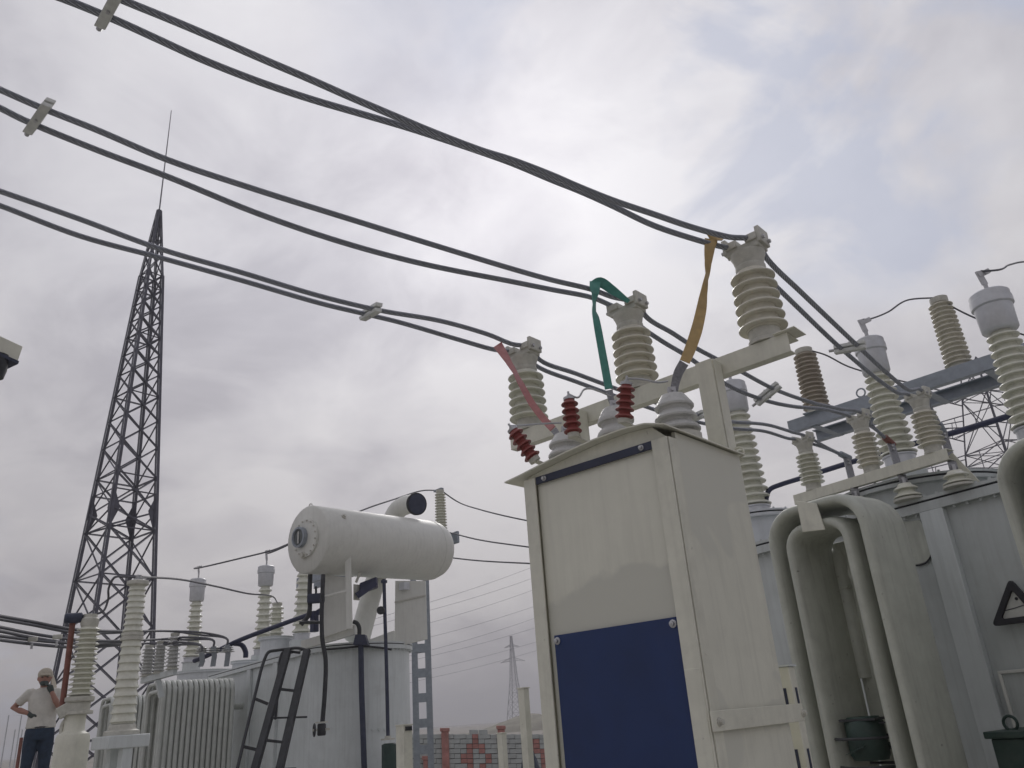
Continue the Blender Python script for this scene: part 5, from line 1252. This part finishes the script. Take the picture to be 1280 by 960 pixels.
MB().lathe([(rp(730, 19), z(733)), (rp(730, 26), z(731)), (rp(730, 26), z(727)), (rp(730, 21), z(726)), (0, z(725))], (p[0], p[1], 0), n=24).build('top_flange', 'cast', ct2)
MB().lathe([(rp(915, 42), z(919)), (rp(915, 42), z(914)), (rp(915, 33), z(912)), (rp(910, 31), z(905.5))], (p[0], p[1], 0), n=24).build('base_flange', 'cast', ct2)
top2 = A(p[0], p[1], z(722)); MB().lathe([(.05, z(726)), (.05, z(723)), (.03, z(722.5)), (.03, z(719)), (0, z(718.5))], (p[0], p[1], 0), n=12).build('terminal', 'alu', ct2)
zl = z(925)
MB().box((p[0] - .21, p[1] - .21, zl - .08), (p[0] + .21, p[1] + .21, z(919.3))).build('base_frame', 'tank_left', ct2, bevel=.01)
for sx in (-1, 1): MB().box((p[0] + sx * .14 - .05, p[1] - .05, 0), (p[0] + sx * .14 + .05, p[1] + .05, zl - .081)).build('leg', 'tank_left', ct2)
wire([D(118, 768, d1), D(129, 764, d1), D(135, 750, d1), D(136, 735, 10.1), D(143, 722, 10), D(155, 721, d2), top2], 'looped grey wire joining the two stout columns', .013)
wire([top2] + dpx([(195, 722), (230, 725), (270, 733), (310, 742), (335, 744)], 10.5, 15.5) + [NB], 'long sagging wire from the two-stage column to the short uncapped bushing', .014)
# red ranging pole and thin frames far left
t = D(27, 922, 18); tag(MB().tube([A(t[0], t[1], 0), t], .03, 8).build('thin_pole', 'rust'), 'thin faded red pole behind the man at left', 'pole')
for (u0, u1, v, l) in ((11, 27, 894, 'upper faint pale pipe frame beside the man'), (19, 28, 912, 'lower faint pale pipe frame beside the man')):
    a, b = D(u0, v, 22), D(u1, v, 22); tag(MB().tube([A(a[0], a[1], 0), a, b, A(b[0], b[1], 0)], .012, 6).build('pipe_frame', 'cap'), l, 'pipe frame')
# spacers on the left bus pairs
for u, v, l in ((41, 799, 'small pale spacer on the lower distant bus pair at left'), (72, 796, 'small pale spacer on the distant bus pairs left of the red arm')):
    c = D(u, v, 12.5); t = thing('cable_spacer', l, 'spacer', c); MB().obox(c, SIDE * .06, HEAD * .02, UP * .03).build('clamp_bar', 'cast', t, bevel=.01); MB().cyl(c - UP * .05, c - UP * .12, .015, 6).build('stud', 'alu', t)

# ---------------------------------------------------------------- the man
MD = 13.2
mp = D(52, 900, MD); zf = zat(mp, 1005); hm = zat(mp, 835.5) - zf; K = hm / 1.76
vx = unit(A(ray(52, 900)[0], ray(52, 900)[1], 0)); rx = A(vx[1], -vx[0], 0)
def mp_(x, y, z_): return A(mp[0], mp[1], zf) + (rx * x + vx * y + UP * z_) * K
person = thing('person', 'man in pale T-shirt, dark jeans and cloth cap, one hand on hip, other at mouth', 'person', mp_(0, 0, 0))
def P3(l): return [mp_(*q) for q in l]
def ell(mb, c, r, n=14, mz=10):
    prof = [(math.sin(math.pi * i / mz), -math.cos(math.pi * i / mz)) for i in range(mz + 1)]; o = len(mb.v); V, F = [], []
    for s_, cz in prof:
        for j in range(n):
            a = 2 * math.pi * j / n; V.append(mp_(c[0] + r[0] * s_ * math.cos(a), c[1] + r[1] * s_ * math.sin(a), c[2] + r[2] * cz))
    for i in range(mz):
        for j in range(n): F.append((i * n + j, i * n + (j + 1) % n, (i + 1) * n + (j + 1) % n, (i + 1) * n + j))
    mb.add(V, F)
def loft(mb, secs, n=18):                                      # stacked ellipses (x, y, z, rx, ry)
    V, F = [], []
    for (x, y, z_, a_, b_) in secs:
        for j in range(n):
            t = 2 * math.pi * j / n; V.append(mp_(x + a_ * math.copysign(abs(math.cos(t)) ** .85, math.cos(t)), y + b_ * math.sin(t), z_))
    for i in range(len(secs) - 1):
        for j in range(n): F.append((i * n + j, i * n + (j + 1) % n, (i + 1) * n + (j + 1) % n, (i + 1) * n + j))
    F.append(tuple(range(n))[::-1]); F.append(tuple((len(secs) - 1) * n + j for j in range(n))); mb.add(V, F)
def limb(mb, pts, rs, n=12): mb.tube(P3(pts), [r * K for r in rs], n)
SHL, SHR = (-.195, .01, 1.435), (.195, .0, 1.43)
ELL, ELR = (-.375, .06, 1.245), (.205, -.17, 1.19)
WRL, WRR = (-.175, -.06, 1.16), (.075, -.20, 1.425)
def hand(mb, w, d, side, up_, inf=0.0):
    w, d, side, up_ = A(*w), unit(d), unit(side), unit(up_)
    tp = lambda q: tuple(w + q)
    mb.tube([mp_(*(w + d * t)) for t in (-.03, 0, .03, .075, .095)], [(r + inf) * K for r in (.026, .028, .036, .040, .03)], 10, flat=.62)
    for i, (o, L_, b_) in enumerate(((-.03, .065, .5), (-.010, .078, .55), (.011, .073, .6), (.030, .055, .65))):
        b0 = w + d * .085 + side * o; q1 = b0 + unit(d * math.cos(b_ * .5) - up_ * math.sin(b_ * .5)) * L_ * .5; q2 = q1 + unit(d * math.cos(b_ * 1.6) - up_ * math.sin(b_ * 1.6)) * L_ * .5
        mb.tube([mp_(*b0), mp_(*q1), mp_(*q2)], [(.0095 + inf) * K, (.009 + inf) * K, (.0075 + inf) * K], 8)
    b0 = w + d * .02 - side * .032; q1 = b0 + unit(d * .7 - side * .7 - up_ * .2) * .038; q2 = q1 + unit(d * .95 - side * .25 - up_ * .3) * .032
    mb.tube([mp_(*b0), mp_(*q1), mp_(*q2)], [(.012 + inf) * K, (.0105 + inf) * K, (.0085 + inf) * K], 8)
HL_ = (WRL, (.8, -.35, -.45), (0.1, -.75, .55), (-.3, -.6, .6))
HR_ = (WRR, (-.42, -.02, .9), (-.3, -.95, 0), (.6, -.2, .5))
body = MB()
loft(body, [(0, 0, .86, .15, .105), (0, 0, .98, .165, .115), (0, .0, 1.08, .15, .105), (0, -.01, 1.22, .165, .115), (0, 0, 1.36, .18, .11), (0, .01, 1.44, .14, .085), (-.01, .0, 1.49, .065, .062), (-.03, -.01, 1.56, .055, .058)])
for sh, el, wr in ((SHL, ELL, WRL), (SHR, ELR, WRR)):
    limb(body, [tuple(A(*sh) * .9 + A(0, 0, .13)), sh, tuple(A(*sh) * .5 + A(*el) * .5), el, tuple(A(*el) * .55 + A(*wr) * .45), wr], [.05, .058, .05, .042, .042, .029])
hand(body, *HL_); hand(body, *HR_)
for sx in (-1, 1):
    limb(body, [(sx * .085, 0, .92), (sx * .095, 0, .75), (sx * .105, -.01, .5), (sx * .11, .02, .35), (sx * .115, .02, .09)], [.09, .082, .056, .052, .038])
    limb(body, [(sx * .115, .05, .05), (sx * .12, -.04, .05), (sx * .13, -.16, .035)], [.04, .042, .028])
ell(body, (-.035, -.03, 1.630), (.082, .100, .118)); ell(body, (-.035, -.075, 1.562), (.056, .066, .055))
ell(body, (-.035, -.138, 1.618), (.014, .02, .026), 8, 6)
for sx in (-1, 1): ell(body, (-.035 + sx * .085, -.02, 1.622), (.013, .022, .034), 8, 6)
def remesh(o, vox, sm=4):
    md = o.modifiers.new('remesh', 'REMESH'); md.mode = 'VOXEL'; md.voxel_size = vox; md.use_smooth_shade = True
    s_ = o.modifiers.new('smooth', 'SMOOTH'); s_.factor = .5; s_.iterations = sm; return o
remesh(body.build('body', 'skin', person, angle=180), .0085 * K, 3)
shirt = MB()
loft(shirt, [(0, 0, .955, .19, .135), (0, 0, 1.0, .188, .135), (0, 0, 1.10, .178, .128), (0, -.01, 1.22, .19, .137), (0, 0, 1.36, .205, .13), (0, .01, 1.46, .17, .10), (.01, 0, 1.50, .09, .085)], 22)
for sh, el in ((SHL, ELL), (SHR, ELR)):
    limb(shirt, [tuple(A(*sh) * .75 + A(0, 0, .36)), sh, tuple(A(*sh) * .55 + A(*el) * .45), tuple(A(*sh) * .28 + A(*el) * .72)], [.062, .068, .062, .062])
remesh(shirt.build('t_shirt', 'shirt', person, angle=180), .013 * K, 3)
jeans = MB()
loft(jeans, [(0, 0, .80, .165, .12), (0, 0, .90, .18, .128), (0, 0, 1.0, .172, .12)], 20)
for sx in (-1, 1): limb(jeans, [(sx * .085, 0, .93), (sx * .097, 0, .75), (sx * .107, -.01, .5), (sx * .112, .015, .3), (sx * .117, .02, .10)], [.102, .098, .075, .068, .066])
remesh(jeans.build('jeans', 'jeans', person, angle=180), .014 * K, 3)
for sx in (-1, 1):
    sh_ = MB(); limb(sh_, [(sx * .115, .075, .055), (sx * .118, .0, .06), (sx * .13, -.12, .045), (sx * .135, -.19, .035)], [.046, .052, .048, .032]); sh_.build('shoe', 'black', person, angle=180)
capm = MB(); ell(capm, (-.035, -.02, 1.682), (.097, .115, .088), 18, 10); loft(capm, [(-.035, -.02, 1.645, .094, .113), (-.035, -.02, 1.68, .099, .118), (-.035, -.02, 1.70, .096, .115)]); loft(capm, [(-.035, -.14, 1.655, .072, .055), (-.035, -.135, 1.668, .070, .055)])
remesh(capm.build('cloth_cap', 'cap_cloth', person, angle=180), .011 * K, 2)
flap = MB(); flap.ribbon(P3([(.045, .01, 1.67), (.07, .0, 1.6), (.09, -.02, 1.53), (.11, -.05, 1.45), (.15, -.06, 1.38)]), [.09 * K, .11 * K, .13 * K, .12 * K, .08 * K], [vx + rx * .5] * 5, .012); flap.build('cap_flap', 'cap_cloth', person)
brd = MB(); ell(brd, (-.035, -.090, 1.555), (.058, .062, .042), 12, 8); brd.build('beard', 'dark_cloth', person, angle=180)
for sx in (-1, 1):
    e_m = MB(); ell(e_m, (-.035 + sx * .033, -.124, 1.634), (.014, .008, .007), 8, 6); e_m.build('eye', 'black', person, angle=180)
for hh_ in (HL_, HR_):
    gm = MB(); hand(gm, *hh_, inf=.0045); remesh(gm.build('glove', 'dark_cloth', person, angle=180), .007 * K, 1)
MB().tube(P3([(.175 * math.cos(t), .125 * math.sin(t), .972) for t in np.linspace(0, 2 * math.pi, 25)]), .014 * K, 6, caps=False).build('belt', 'black', person)
pl_ = MB().box((mp[0] - 1.0, mp[1] - 1.0, 0), (mp[0] + 1.0, mp[1] + 1.0, zf)); tag(pl_.build('concrete_plinth', 'concrete'), 'low concrete plinth the man stands on', 'plinth')

# ---------------------------------------------------------------- dusty air
hzb = MB().box((-1600, -1600, -1), (1600, 1600, 60)); hm_ = bpy.data.materials.new('dusty_air'); hm_.use_nodes = True
ht = hm_.node_tree; ht.nodes.remove(ht.nodes['Principled BSDF']); pvn = ht.nodes.new('ShaderNodeVolumePrincipled')
pvn.inputs['Color'].default_value = (0.93, 0.92, 0.95, 1); pvn.inputs['Density'].default_value = 0.0014; pvn.inputs['Anisotropy'].default_value = 0.2
ht.links.new(pvn.outputs[0], ht.nodes['Material Output'].inputs['Volume'])
M['haze'] = hm_
ho = hzb.build('haze', 'haze'); ho['kind'] = 'stuff'
